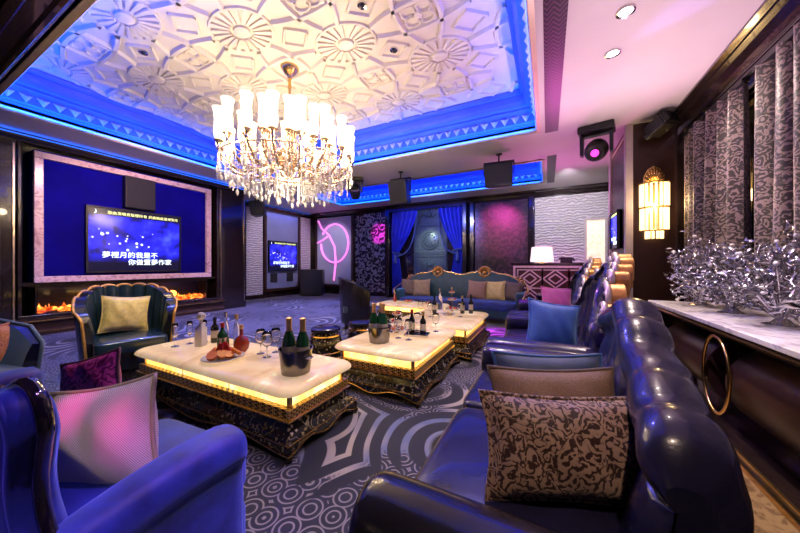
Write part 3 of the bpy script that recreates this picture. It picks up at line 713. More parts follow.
# ------------------------------------------------------------------ cushions
def rbox(x0, x1, y0, y1, z0, z1, puff=.02, n=10):
    # soft cushion block: superellipsoid-like rounded box with crowned top
    m = MB(); cx, cy, cz = (x0 + x1) / 2, (y0 + y1) / 2, (z0 + z1) / 2; ax_, ay, az = (x1 - x0) / 2, (y1 - y0) / 2, (z1 - z0) / 2
    sg = lambda c, e: math.copysign(abs(c) ** e, c)
    def fn(u, v):
        a = u * 2 * PI; b = -PI / 2 + v * PI; e1, e2 = .22, .2
        x = sg(math.cos(b), e1) * sg(math.cos(a), e2); y = sg(math.cos(b), e1) * sg(math.sin(a), e2); z = sg(math.sin(b), e1)
        k = puff * (1 - x * x) * (1 - y * y)
        return (cx + ax_ * x, cy + ay * y, cz + az * z + (k if z > 0 else 0))
    return m.grid(40, 18, fn, wrapu=True)
def pillow_mb(w, h, t, n=16):
    m = MB()
    for sgn in (1, -1):
        def fn(u, v):
            a, b = 2 * u - 1, 2 * v - 1
            e = max(0, (1 - a * a) * (1 - b * b)) ** .42
            pin = 1 - .10 * (1 - a * a) - 0; pin2 = 1 - .10 * (1 - b * b)
            wr = .006 * math.sin(9 * a + 5 * b) * e
            return (a * w / 2 * pin2, sgn * (t / 2 * e) + wr, b * h / 2 * pin)
        m.grid(n, n, fn)
    return m
def pillow(name, label, mat, w, h, t, loc, rz=0, lean=0, roll=0, pipe=None, group=None):
    o = thing(name, label, 'cushion', loc, 0, group)
    o.rotation_euler = Euler((lean, roll, rz), 'XYZ')
    b = mesh_obj('cover', pillow_mb(w, h, t), mat, o, True)
    pts = []
    for k in range(64):
        s_ = k / 16.0; q = int(s_); f = (s_ - q) * 2 - 1
        a, c = ((f, -1), (1, f), (-f, 1), (-1, -f))[q]
        pts.append((a * w / 2 * (1 - .10 * (1 - c * c)), 0, c * h / 2 * (1 - .10 * (1 - a * a))))
    mesh_obj('piping', MB().tube(pts, .008, 6, closed=True), pipe or mat, o, True)
    return o
# ------------------------------------------------------------------ long channel-back sofas against the right side
def interp(tab, s):
    for (a, va), (b, vb) in zip(tab, tab[1:]):
        if s <= b:
            u = (s - a) / (b - a); u = u * u * (3 - 2 * u); return va + (vb - va) * u
    return tab[-1][1]
def back_mb(y0, y1, top, front, thick, nch, zb=.36, roll=.085, puff=.028):
    m = MB(); L = y1 - y0; nu = nch * 6 + 1
    def fn(u, v):
        y = y0 + L * u; zt = interp(top, u); xf = interp(front, u)
        c = abs(math.sin(PI * nch * u)) ** .55
        # section path: front bottom -> front -> roll over top -> rear -> rear bottom
        P = [(xf - .03, zb), (xf, zb + (zt - zb) * .33), (xf + .04, zb + (zt - zb) * .62), (xf + .055, zt - roll * 1.5), (xf + .02, zt - roll * .9), (xf + .035, zt - roll * .25), (xf + .10, zt), (xf + .185, zt - roll * .25), (xf + .21, zt - roll * .95), (xf + thick - .02, zb + (zt - zb) * .5), (xf + thick - .03, .08)]
        s_ = v * (len(P) - 1); i = min(int(s_), len(P) - 2); f = s_ - i
        a, b, c2, d = P[max(i - 1, 0)], P[i], P[i + 1], P[min(i + 2, len(P) - 1)]
        q = [.5 * (2 * b[k] + (c2[k] - a[k]) * f + (2 * a[k] - 5 * b[k] + 4 * c2[k] - d[k]) * f * f + (3 * b[k] - a[k] - 3 * c2[k] + d[k]) * f ** 3) for k in (0, 1)]
        amp = puff * (1 if v < .8 else max(0, 1 - (v - .8) / .12))
        ang = PI * min(1, max(0, (v - .1) / .7))
        if u < .06:
            k_ = .45 + .55 * math.sqrt(max(0, 1 - (1 - u / .06) ** 2)); q = [xf + .10 + (q[0] - xf - .10) * k_, zt - .14 + (q[1] - zt + .14) * k_ if q[1] > zt - .3 else q[1]]
        x = q[0] - amp * (c - .6) * math.cos(ang); z = q[1] + amp * (c - .6) * math.sin(ang) * (1 if v > .3 else .2)
        return (x, y, z)
    m.grid(nu, 34, fn)
    # close the two ends
    for u in (0, 1):
        ring = [fn(u, j / 33) for j in range(34)]
        m.add(ring, [tuple(range(34)) if u == 0 else tuple(range(33, -1, -1))])
    return m
def roll_arm(xa, xb, y, ztop, r, depth=.0):
    m = MB(); ys = r
    def fn(u, v):
        x = xa + (xb - xa) * u
        e = max(0, 1 - max(0, (.05 - (x - xa)) / .05) ** 2) ** .5
        P = []
        a = v
        # section: outside bottom, up, roll, inside down
        S = [(-ys * .75, .07), (-ys * .8, .3), (-ys * .85, ztop - 2 * r), (-ys * 1.1, ztop - r * 1.2), (-ys * .85, ztop - r * .35), (0, ztop), (ys * .85, ztop - r * .35), (ys * 1.05, ztop - r * 1.2), (ys * .8, ztop - 2 * r), (ys * .75, .3), (ys * .7, .07)]
        s_ = v * (len(S) - 1); i = min(int(s_), len(S) - 2); f = s_ - i
        a_, b, c2, d = S[max(i - 1, 0)], S[i], S[i + 1], S[min(i + 2, len(S) - 1)]
        q = [.5 * (2 * b[k] + (c2[k] - a_[k]) * f + (2 * a_[k] - 5 * b[k] + 4 * c2[k] - d[k]) * f * f + (3 * b[k] - a_[k] - 3 * c2[k] + d[k]) * f ** 3) for k in (0, 1)]
        k_ = .55 + .45 * e
        return (x, y + q[0] * k_, q[1] if q[1] < ztop - 2 * r else ztop - 2 * r + (q[1] - ztop + 2 * r) * (.8 + .2 * e))
    us = [0, .01, .025, .05, .09, .15, .3, .5, .7, .85, 1]
    m.grid(len(us), 30, lambda u, v: fn(us[round(u * (len(us) - 1))], v))
    for u, rev in ((0, 0), (1, 1)):
        ring = [fn(u, j / 29) for j in range(30)]
        m.add(ring, [tuple(range(30))])
    return m
def add_feet(o, pts, mat, h=.08, r=.035):
    for x, y in pts:
        mesh_obj('foot', MB().lathe([(r * .6, 0), (r, .02), (r * .7, .05), (r, h)], 10, (x, y, 0)), mat, o, 'auto')
sofaA = thing('sofa', 'dark navy leather channel-back sofa in the right foreground with three cushions at its near arm', 'sofa', (0, 0, 0))
mesh_obj('base', MB().box(-.36, .36, .74, 2.22, .08, .29), M['blackleather'], sofaA, bevel=.02)
for a, b in ((.84, 1.56), (1.57, 2.18)):
    mesh_obj('seat_cushion', rbox(-.43, .30, a, b, .27, .455, .02), M['navyleather'], sofaA, True)
mesh_obj('arm', roll_arm(-.47, .38, .70, .60, .105), M['blackleather'], sofaA, True)
mesh_obj('arm', roll_arm(-.44, .30, 2.27, .60, .085), M['navyleather'], sofaA, True)
mesh_obj('backrest', back_mb(.86, 2.34, [(0, .79), (.12, .82), (.35, .87), (.55, .97), (.68, 1.03), (.8, .97), (1, .90)], [(0, .175), (.15, .205), (.35, .24), (.7, .28), (1, .28)], .25, 7, roll=.10, puff=.02), M['navyleather'], sofaA, True)
add_feet(sofaA, ((-.32, .78), (-.32, 2.18), (.3, .78), (.3, 2.18)), M['gold'])
def crest_sofa(y0, y1, label, mat, fr=[(0, .24), (.5, .43), (1, .24)]):
    o = thing('sofa', label, 'sofa', (0, (y0 + y1) / 2, 0)); a, b = -(y1 - y0) / 2, (y1 - y0) / 2
    mesh_obj('base', MB().box(-.36, .46, a + .06, b - .06, .08, .29), mat, o, bevel=.02)
    n = 2; w = (b - a - .36) / n
    for k in range(n):
        mesh_obj('seat_cushion', rbox(-.42, .34, a + .18 + w * k, a + .18 + w * (k + 1) - .01, .27, .455, .02), mat, o, True)
    mesh_obj('arm', roll_arm(-.45, .42, a + .09, .61, .085), mat, o, True)
    mesh_obj('arm', roll_arm(-.45, .42, b - .09, .61, .085), mat, o, True)
    top = [(0, .74), (.1, .82), (.28, 1.10), (.5, 1.23), (.72, 1.10), (.9, .82), (1, .74)]
    mesh_obj('backrest', back_mb(a + .02, b - .02, top, fr, .2, 12, roll=.05, puff=.03), mat, o, True)
    # scalloped gilded crest
    cm = MB(); sm = MB(); nl = 13
    for k in range(nl):
        u0, u1 = k / nl, (k + 1) / nl
        ya, yb_ = a + (b - a) * u0, a + (b - a) * u1
        za, zb = interp(top, u0), interp(top, u1); xf = interp(fr, (u0 + u1) / 2)
        pl = []
        L = math.hypot(yb_ - ya, zb - za); ty, tz = (yb_ - ya) / L, (zb - za) / L
        for i in range(9):
            th = PI * i / 8; al = .5 - .5 * math.cos(th); hh = .075 * math.sin(th)
            pl.append((ya + ty * L * al - tz * hh, za + tz * L * al + ty * hh))
        arc = list(pl)
        pl += [(yb_, zb - .09), (ya, za - .09)]
        cm.prism(pl, xf + .12, xf + .215, 'x')
        sm.tube([(xf + .10, p[0], p[1]) for p in arc], .022, 6)
        sm.ball((xf + .10, (ya + yb_) / 2 - tz * .03, (za + zb) / 2 + .02), .028, 8, 6)
    mesh_obj('crest_rail', cm, M['goldwood'], o, bevel=.008)
    mesh_obj('carved_edge', sm, M['silverwood'], o, True)
    add_feet(o, ((-.32, a + .12), (-.32, b - .12), (.38, a + .12), (.38, b - .12)), M['gold'])
    return o
crest_sofa(2.40, 3.86, 'navy leather sofa with gilded scalloped crest holding one square blue cushion', M['navyleather'])
crest_sofa(3.96, 5.44, 'navy leather sofa with silvery crest farthest along the right side, with magenta cushion', M['navyleather'])
pillow('cushion', 'brown scroll damask cushion, frontmost of the three on the foreground sofa', M['browndamask'], .54, .31, .16, (.06, 1.075, .617), .38, math.radians(-20), pipe=M['browndamask'])
pillow('cushion', 'plain tan piped cushion between the brown damask and the slate blue one', M['tan'], .50, .34, .14, (.03, 1.29, .62), .42, math.radians(-18), pipe=M['browncush'])
pillow('cushion', 'slate blue cushion, rearmost of the three on the foreground sofa', M['slatefabric'], .48, .35, .13, (.01, 1.46, .625), .36, math.radians(-16), pipe=M['bluefabric'])
pillow('cushion', 'square bright blue cushion leaning on the back of the second sofa', M['bluefabric'], .42, .44, .16, (.04, 2.78, .67), .35, math.radians(-16), .16)
pillow('cushion', 'magenta satin cushion on the farthest right-hand sofa', M['pinkcush'], .44, .42, .16, (.12, 4.60, .68), .5, math.radians(-16), .1)
# ------------------------------------------------------------------ illuminated coffee tables
def coffee_table(label, x0, x1, y0, y1, H=.43):
    o = thing('coffee_table', label, 'table', ((x0 + x1) / 2, (y0 + y1) / 2, 0), 0, None)
    a, b = (x1 - x0) / 2, (y1 - y0) / 2
    def ogee(A, B, r=.10, n=6):
        pts = []
        for sx, sy, t0 in ((1, 1, 0), (-1, 1, PI / 2), (-1, -1, PI), (1, -1, 1.5 * PI)):
            for i in range(n + 1):
                t_ = t0 + PI / 2 * i / n; pts.append((sx * (A - r) + r * math.cos(t_), sy * (B - r) + r * math.sin(t_)))
        return pts
    tm = MB(); prof = [(-.03, H - .058), (-.010, H - .055), (0, H - .044), (0, H - .036), (-.010, H - .02), (-.026, H - .008), (-.045, H - .002), (-.07, H)]
    n_ = None
    for k, (d, z) in enumerate(prof):
        pts = ogee(a + d, b + d, .11 + d * .3); n_ = len(pts)
        tm.v += [(p[0], p[1], z) for p in pts]
    for k in range(len(prof) - 1):
        for i in range(n_):
            j = (i + 1) % n_; tm.f.append((k * n_ + i, k * n_ + j, (k + 1) * n_ + j, (k + 1) * n_ + i))
    tm.f.append(tuple(range(n_ - 1, -1, -1))); tm.f.append(tuple((len(prof) - 1) * n_ + i for i in range(n_)))
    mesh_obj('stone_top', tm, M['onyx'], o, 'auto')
    ia, ib = a - .09, b - .09
    mesh_obj('light_band', MB().box(-ia, ia, -ib, ib, H - .142, H - .058), M['glowband'], o)
    for sx in (-1, 1):
        for sy in (-1, 1): mesh_obj('band_post', MB().box(sx * ia - .012, sx * ia + .012, sy * ib - .012, sy * ib + .012, H - .145, H - .056), M['gold'], o)
    nn = max(1, int((x1 - x0) / .6))
    for k in range(1, nn):
        x = -ia + 2 * ia * k / nn
        for sy in (-1, 1): mesh_obj('band_post', MB().box(x - .004, x + .004, sy * ib - .004, sy * ib + .004, H - .145, H - .056), M['gold'], o)
    mesh_obj('fret_band', MB().box(-a + .05, a - .05, -b + .05, b - .05, H - .207, H - .142), M['fret'], o, bevel=.006)
    mesh_obj('fillet', MB().rect_sweep(-a + .05, a - .05, -b + .05, b - .05, [(0, H - .218), (-.014, H - .214), (-.014, H - .206), (0, H - .202)]), M['gold'], o)
    pr = MB()
    prof = [(.06, H - .212), (.066, H - .24), (.05, H - .285), (.03, H - .315), (.02, H - .33)]
    pr.rect_sweep(-a, a, -b, b, prof)
    mesh_obj('floral_case', pr, M['floral'], o)
    # scalloped apron
    ap = MB(); gl = MB()
    for (p, q) in (((-a, -b), (a, -b)), ((a, -b), (a, b)), ((a, b), (-a, b)), ((-a, b), (-a, -b))):
        L = math.hypot(q[0] - p[0], q[1] - p[1]); ux, uy = (q[0] - p[0]) / L, (q[1] - p[1]) / L; N = 28
        lo = lambda s_: H - .345 - .045 * (math.cos(2 * PI * 2 * s_) * .5 + .5) * (1 if abs(s_ - .5) > .02 else 1)
        for k in range(N):
            s0, s1 = k / N, (k + 1) / N
            vs = []
            for s_, z in ((s0, H - .325), (s1, H - .325), (s1, lo(s1)), (s0, lo(s0))):
                vs.append((p[0] + ux * L * s_, p[1] + uy * L * s_, z))
            vs += [(x + uy * -.02 * -1 * -1, y + ux * .02, z) for x, y, z in vs]
            ap.add(vs, [(0, 1, 2, 3), (7, 6, 5, 4), (3, 2, 6, 7), (0, 4, 5, 1)])
        gl.tube([(p[0] + ux * L * k / N + uy * .002, p[1] + uy * L * k / N - ux * .002, lo(k / N)) for k in range(N + 1)], .006, 6)
    gl.tube([(-a, -b, H - .326), (a, -b, H - .326), (a, b, H - .326), (-a, b, H - .326)], .006, 6, closed=True)
    mesh_obj('apron', ap, M['floral'], o); mesh_obj('gilt_line', gl, M['gold'], o)
    for sx in (-1, 1):
        for sy in (-1, 1):
            mesh_obj('leg', MB().tube([(sx * (a - .03), sy * (b - .03), H - .33), (sx * (a - .01), sy * (b - .01), .07), (sx * (a - .03), sy * (b - .03), .035), (sx * (a + .0), sy * (b + .0), .012)], [.035, .025, .018, .022], 8), M['gold'] if 0 else M['darkwood'], o, True)
    return o
TH = .43
coffee_table('long illuminated onyx coffee table nearest the camera, with fruit plate and two champagne bottles', -3.42, -1.385, 1.25, 1.95)
coffee_table('illuminated onyx coffee table in the middle, with three champagne bottles in its bucket', -1.90, -.96, 2.23, 3.48)
coffee_table('illuminated onyx coffee table right behind the middle one, holding a tiered stand', -1.95, -.84, 3.58, 4.92)
coffee_table('illuminated onyx coffee table farthest back, before the rococo settee', -3.15, -1.72, 5.02, 5.66)
# ------------------------------------------------------------------ drum stools
def stool(loc, label):
    o = thing('drum_stool', label, 'stool', loc)
    mesh_obj('drum', MB().lathe([(.14, .0), (.155, .02), (.19, .14), (.20, .22), (.19, .30), (.16, .40), (.155, .41)], 28), M['floral'], o, 'auto')
    mesh_obj('gilt_band', MB().lathe([(.158, .035), (.166, .04), (.166, .05), (.16, .055)], 28, cap=False).lathe([(.172, .355), (.18, .36), (.178, .375), (.168, .38)], 28, cap=False).lathe([(.197, .17), (.204, .175), (.204, .182), (.20, .187)], 28, cap=False), M['gold'], o, 'auto')
    mesh_obj('seat', MB().lathe([(.165, .405), (.175, .42), (.17, .445), (.13, .46), (.0001, .465)], 28), M['blackleather'], o, 'auto')
stool((-2.38, 2.71, 0), 'black drum stool with gilt bands, nearer of the two behind the middle table')
stool((-2.20, 3.22, 0), 'black drum stool with gilt bands, farther of the two behind the middle table')
# ------------------------------------------------------------------ tub armchairs
def tub_chair(name, label, loc, rz, leather, seatm, rim, Rr=.42, ztop=1.0, zarm=.64, nch=13, span=1.28):
    o = thing(name, label, 'armchair', loc, rz)
    A = math.radians(125) * 1
    # plan: horseshoe, opening to +X
    def plan(u):
        th = PI - A + 2 * A * u        # angle about centre, PI is the back
        return th
    def hz(u): 
        c = abs(2 * u - 1); return ztop - (ztop - zarm) * (max(0, c - .25) / .75) ** 1.3
    scal = lambda u: .028 * abs(math.sin(PI * nch * u)) ** .6
    def rad(th): return Rr * (1 + .12 * max(0, math.cos(th)))
    inn = MB()
    def fi(u, v):
        th = plan(u); z = .36 + (hz(u) + scal(u) - .36) * v
        r = rad(th) - .07 + .05 * v * v - .035 * (abs(math.sin(PI * nch * u)) ** .6)
        return (r * math.cos(th), r * math.sin(th) * 1.05, z)
    inn.grid(nch * 6 + 1, 9, fi)
    mesh_obj('backrest', inn, leather, o, True)
    out = MB()
    def fo(u, v):
        th = plan(u); z = .10 + (hz(u) + scal(u) - .10) * v; r = rad(th) + .03 * v - .02 * (1 - v)
        return (r * math.cos(th), r * math.sin(th) * 1.05, z)
    out.grid(nch * 6 + 1, 8, fo)
    # top cap joining inner and outer
    n = nch * 6
    out.grid(n + 1, 2, lambda u, v: tuple(Vector(fi(u, 1)).lerp(Vector(fo(u, 1)), v)))
    for u in (0, 1):
        out.grid(2, 8, lambda a_, v: tuple(Vector((fi(u, max(0, (fo(u, v)[2] - .36) / (hz(u) - .36)))[0], fi(u, max(0, (fo(u, v)[2] - .36) / (hz(u) - .36)))[1], fo(u, v)[2])).lerp(Vector(fo(u, v)), a_)))
    mesh_obj('shell', out, M['blackleather'], o, True)
    rm = MB(); pts = [Vector(fo(k / n, 1)) + Vector((0, 0, .005)) for k in range(n + 1)]
    p0 = [Vector((*(fo(0, v)[:2]), fo(0, v)[2])) for v in (0, .3, .6, .9)]; p1 = [Vector(fo(1, v)) for v in (.9, .6, .3, 0)]
    rm.tube(p0 + pts + p1, .013, 6)
    mesh_obj('carved_rim', rm, rim, o, True)
    mesh_obj('seat_cushion', rbox(-Rr * .8, Rr * 1.04, -Rr * .8, Rr * .8, .30, .44, .025), seatm, o, True)
    mesh_obj('base', MB().lathe([(Rr * .8, .10), (Rr * .93, .14), (Rr * .93, .31)], 24, sx=1.0, sy=.98), M['blackleather'], o, 'auto')
    for x, y in ((Rr * .68, Rr * .64), (Rr * .68, -Rr * .64), (-Rr * .64, Rr * .55), (-Rr * .64, -Rr * .55)):
        mesh_obj('leg', MB().lathe([(.018, 0), (.028, .03), (.02, .06), (.035, .12)], 10, (x, y, 0)), rim, o, 'auto')
    return o
tub_chair('armchair', 'navy leather tub armchair with gilded scalloped rim in front of the fireplace', (-4.12, 1.50, 0), math.radians(-14), M['tealleather'], M['tealleather'], M['goldwood'], Rr=.36, ztop=.94, zarm=.64)
pillow('cushion', 'pale gold cushion in the armchair before the fireplace', M['yellowcush'], .40, .40, .14, (-4.20, 1.50, .655), PI / 2 - .30, math.radians(-18), .08)
tub_chair('armchair', 'dark blue upholstered tub chair beside the far dance floor', (-3.30, 4.66, 0), math.radians(38), M['slatefabric'], M['slatefabric'], M['black'], Rr=.33, ztop=.92, zarm=.70, nch=1)
pillow('cushion', 'beige cushion on the dark blue tub chair by the dance floor', M['beigecush'], .34, .34, .11, (-3.34, 4.63, .72), math.radians(128), math.radians(-12), .1)
# ------------------------------------------------------------------ velvet balloon-back armchairs (lower left)
def velvet_chair(label, loc, rz):
    o = thing('velvet_armchair', label, 'armchair', loc, rz)
    # local: faces +Y, back plane near y=0 ; origin under the middle of the back
    half = [(.36, .38), (.35, .50), (.315, .60), (.325, .69), (.37, .775), (.408, .845), (.40, .905), (.355, .93), (.28, .915), (.20, .885), (.10, .87), (0, .865)]
    def cr(P, n=6):
        out = []
        for i in range(len(P) - 1):
            a, b, c, d = [Vector(P[max(0, min(len(P) - 1, j))]) for j in (i - 1, i, i + 1, i + 2)]
            for k in range(n):
                u = k / n; out.append(.5 * ((2 * b) + (c - a) * u + (2 * a - 5 * b + 4 * c - d) * u * u + (3 * b - a - 3 * c + d) * u ** 3))
        out.append(Vector(P[-1])); return out
    hc = cr(half); outl = hc + [Vector((-p.x, p.y)) for p in reversed(hc[:-1])]
    bk = MB(); n = len(outl); dep = lambda z: -.10 * max(0, (z - .45)) 
    def ring(f, y): return [(p.x * f, y + dep(p.y), .62 + (p.y - .62) * f if f < 1 else p.y) for p in outl]
    R0 = [ring(.6, -.075), ring(.88, -.065), ring(.97, -.045), ring(.96, .012), ring(.86, .03), ring(.6, .035)]
    for r_ in R0: bk.v += r_
    for k in range(len(R0) - 1):
        for i in range(n - 1): bk.f.append((k * n + i, k * n + i + 1, (k + 1) * n + i + 1, (k + 1) * n + i))
        bk.f.append((k * n + n - 1, k * n, (k + 1) * n, (k + 1) * n + n - 1))
    bk.f.append(tuple(range(n))); bk.f.append(tuple(5 * n + i for i in range(n - 1, -1, -1)))
    mesh_obj('backrest', bk, M['bluevelvet'], o, True)
    mesh_obj('lacquer_frame', MB().tube([(p.x * 1.0, -.01 + dep(p.y), p.y) for p in outl], [.015 for i in range(n)], 10), M['blacklacquer'], o, True)
    mesh_obj('frame_piping', MB().tube([(p.x * .93, -.05 + dep(p.y), .62 + (p.y - .62) * .93) for p in outl], .010, 6), M['bluevelvet'], o, True)
    for sx in (1, -1):
        m = MB()
        def fn(u, v):
            y = -.02 + .47 * u; zt = .555 + .05 * u + .02 * math.sin(u * PI); w_ = .05 + .022 * u; xo = sx * (.345 + .03 * u)
            e = math.sqrt(max(0, 1 - max(0, (u - .88) / .12) ** 2)); e = .3 + .7 * e
            S = [(.75, .10), (.8, .3), (.85, zt - .14), (1.25, zt - .09), (1.05, zt - .02), (0, zt), (-1.05, zt - .02), (-1.2, zt - .09), (-.85, zt - .14), (-.8, .3), (-.75, .10)]
            s_ = v * 10; i = min(int(s_), 9); f = s_ - i
            a, b, c, d = S[max(i - 1, 0)], S[i], S[i + 1], S[min(i + 2, 10)]
            q = [.5 * (2 * b[k] + (c[k] - a[k]) * f + (2 * a[k] - 5 * b[k] + 4 * c[k] - d[k]) * f * f + (3 * b[k] - a[k] - 3 * c[k] + d[k]) * f ** 3) for k in (0, 1)]
            return (xo + sx * q[0] * w_ * e, y, q[1] if q[1] < zt - .13 else zt - .13 + (q[1] - zt + .13) * (.6 + .4 * e))
        m.grid(16, 34, fn)
        m.add([fn(1, j / 33) for j in range(34)], [tuple(range(34))]); m.add([fn(0, j / 33) for j in range(34)], [tuple(range(34))])
        mesh_obj('arm', m, M['bluevelvet'], o, True)
    mesh_obj('seat_cushion', rbox(-.31, .31, .04, .56, .26, .44, .02), M['bluevelvet'], o, True)
    mesh_obj('base', MB().box(-.36, .36, -.05, .50, .10, .27), M['bluevelvet'], o, bevel=.03)
    for x, y in ((.34, .44), (-.34, .44), (.32, -.02), (-.32, -.02)):
        mesh_obj('leg', MB().tube([(x, y, .12), (x * 1.03, y * 1.02, .05), (x * 1.08, y * 1.05, 0)], [.03, .02, .018], 8), M['blacklacquer'], o, True)
    return o
M['blacklacquer'] = plain('black_lacquer', (.012, .01, .012), .1, var=.3, coat=1)
velvet_chair('blue velvet armchair with black lacquered scroll back, at the lower left corner', (-1.40, .245, 0), math.radians(3))
velvet_chair('blue velvet armchair behind the corner one, holding a magenta damask cushion', (-2.31, .13, 0), math.radians(0))
pillow('cushion', 'ribbed grey-pink cushion in the lower left velvet armchair', M['ribweave'], .46, .38, .16, (-1.46, .46, .565), math.radians(20), math.radians(-8), math.radians(-12), pipe=M['beigecush'])
pillow('cushion', 'magenta damask cushion in the second velvet armchair', M['magdamask'], .31, .28, .13, (-2.15, .63, .575), math.radians(30), math.radians(-14), math.radians(-16), pipe=M['browncush'])
tub_chair('armchair', 'slate blue fabric armchair at the left edge behind the velvet chairs', (-3.60, .40, 0), math.radians(12), M['greyvelvet'], M['greyvelvet'], M['greyvelvet'], Rr=.31, ztop=.76, zarm=.60, nch=1)
pillow('cushion', 'rust coloured cushion at the left edge of the photo', M['rust'], .34, .36, .12, (-3.36, .49, .625), math.radians(-22), math.radians(-12), math.radians(-8))
# ------------------------------------------------------------------ rococo settee at the back
st = thing('rococo_settee', 'teal velvet rococo settee with gilded double-hump crest below the blue drapes', 'sofa', (-1.80, 6.55, 0))
N = 60; W = 1.36
def crest(u):
    x = -W + 2 * W * u
    a = abs(x) ; h = .98 + .10 * math.exp(-((a - .55) / .22) ** 2) - .02 * math.cos(PI * a / .3) * (a < .3) - .22 * max(0, (a - 1.0) / .36) ** 1.5
    return x, h
bm2 = MB()
bm2.grid(N + 1, 8, lambda u, v: (crest(u)[0], .02 + .12 * v + .10 * (crest(u)[0] / W) ** 2 * -1 - .04 * math.sin(PI * v), .38 + (crest(u)[1] - .38) * v))
bm2.grid(N + 1, 5, lambda u, v: (crest(u)[0], .14 + .12 * 1 - .1 * (crest(u)[0] / W) ** 2 - .04 * (1 - v), .12 + (crest(u)[1] - .12) * v))
bm2.grid(N + 1, 2, lambda u, v: (crest(u)[0], .14 + .12 * v - .1 * (crest(u)[0] / W) ** 2, crest(u)[1]))
mesh_obj('backrest', bm2, M['tealvelvet'], st, True)
g_ = MB().tube([(crest(k / N)[0], .16 - .1 * (crest(k / N)[0] / W) ** 2, crest(k / N)[1] + .012) for k in range(N + 1)], .024, 8)
for sx in (-1, 1):
    g_.tube([(sx * W, .06, .84 + .0), (sx * (W + .08), -.1, .74), (sx * (W + .1), -.35, .66), (sx * (W + .06), -.52, .62), (sx * (W + .02), -.56, .52), (sx * (W + .04), -.5, .3), (sx * W, -.55, .08)], .022, 8)
    for k in range(5): g_.ball((sx * (W - .02 - .03 * k), .09, .86 + .018 * k + .03 * (k % 2)), .03, 8, 6)
mesh_obj('gilded_crest', g_, M['gold'], st, True)
for x in (-.55, .55):
    c_ = MB()
    for k in range(9):
        a = PI * k / 8; c_.tube([(x + .03 * math.cos(a), .13, 1.06 + .03 * math.sin(a)), (x + .13 * math.cos(a), .10, 1.06 + .11 * math.sin(a))], [.012, .03], 6)
    c_.tube([(x - .13, .11, 1.05), (x - .08, .09, .97), (x, .08, .93), (x + .08, .09, .97), (x + .13, .11, 1.05)], .022, 6); c_.ball((x, .1, 1.02), .05, 10, 6)
    mesh_obj('shell_ornament', c_, M['goldwood'], st, True)
for k in range(2): mesh_obj('seat_cushion', rbox(-1.3 + 1.3 * k, -.005 + 1.3 * k, -.55, .06, .28, .45, .02), M['bluevelvet'], st, True)
mesh_obj('base', MB().box(-1.32, 1.32, -.53, .1, .14, .30), M['tealvelvet'], st, bevel=.03)
for sx in (-1, 1): mesh_obj('arm', rbox(sx * 1.32 - .07, sx * 1.32 + .07, -.52, .05, .28, .64, .01), M['tealvelvet'], st, True)
for x in (-1.28, 0, 1.28):
    for y in (-.5, .1): mesh_obj('leg', MB().tube([(x, y, .16), (x * 1.02, y * 1.05, .07), (x, y * 1.1, 0)], [.035, .02, .025], 8), M['gold'], st, True)
for k, (x, mat, lab, rz) in enumerate(((-2.98, 'browncush', 'mushroom brown cushion at the far left end of the rococo settee', .3), (-2.66, 'beigecush', 'beige cushion on the left part of the rococo settee, beside the brown one', .15),
        (-1.36, 'tan', 'patterned tan cushion right of the middle of the rococo settee', -.1), (-.98, 'yellowcush', 'golden cushion on the right part of the rococo settee', -.2), (-.64, 'browncush', 'dark mauve cushion at the right end of the rococo settee', -.35))):
    pillow('cushion', lab, M[mat], .42, .40, .14, (x, 6.38, .66), rz, math.radians(-14), .05 * (-1) ** k)
# ------------------------------------------------------------------ things on the tables
T = TH + .001
def champagne(loc, label, tilt=0, rz=0, foil='goldfoil', group=None):
    o = thing('champagne_bottle', label, 'bottle', loc, 0, group); o.rotation_euler = Euler((tilt, 0, rz)); o.scale = (1.1, 1.1, 1.12)
    mesh_obj('body', MB().lathe([(.035, .0), (.043, .01), (.044, .14), (.04, .17), (.024, .215), (.017, .24), (.0165, .25)], 18), M['greenglass'], o, 'auto')
    mesh_obj('foil', MB().lathe([(.0195, .205), (.0215, .225), (.018, .245), (.0175, .28), (.020, .285), (.0195, .305), (.0001, .312)], 16), M[foil], o, 'auto')
    mesh_obj('paper_label', MB().lathe([(.0446, .05), (.0446, .13)], 18, cap=False), M['paper'], o, True)
    return o
def bucket(loc, label, r=.115, h=.165):
    o = thing('ice_bucket', label, 'ice bucket', loc)
    mesh_obj('bowl', MB().lathe([(r * .82, 0), (r * .86, .004), (r, h), (r * 1.05, h + .004), (r * 1.05, h + .012), (r * .97, h + .010), (r * .96, h - .01), (r * .80, .012), (.0001, .012)], 32), M['smokesteel'], o, 'auto')
    hm = MB()
    for s_ in (-1, 1):
        hm.tube([(s_ * (r * .97), .03, h * .75), (s_ * (r * 1.22), .02, h * .75), (s_ * (r * 1.25), 0, h * .72), (s_ * (r * 1.22), -.02, h * .75), (s_ * (r * .97), -.03, h * .75)], .006, 6)
    mesh_obj('handle', hm, M['chrome'], o, True)
def bottles_in(cx, cy, n, labs, r=.055, off=0):
    for k in range(n):
        a = off + 2 * PI * k / n
        champagne((cx + r * math.cos(a), cy + r * math.sin(a), T + .045), labs[k], .0, a)
bucket((-1.61, 1.52, T), 'steel ice bucket with two champagne bottles on the nearest table')
bottles_in(-1.61, 1.52, 2, ['left champagne bottle in the nearest ice bucket', 'right champagne bottle in the nearest ice bucket'], .052, PI + .35)
bucket((-1.50, 2.50, T), 'steel ice bucket with three champagne bottles on the middle table', .115, .15)
bottles_in(-1.50, 2.50, 3, ['right champagne bottle of three in the middle table bucket', 'rear champagne bottle of three in the middle table bucket', 'left champagne bottle of three in the middle table bucket'], .055, -.35)
gl_proto = {}
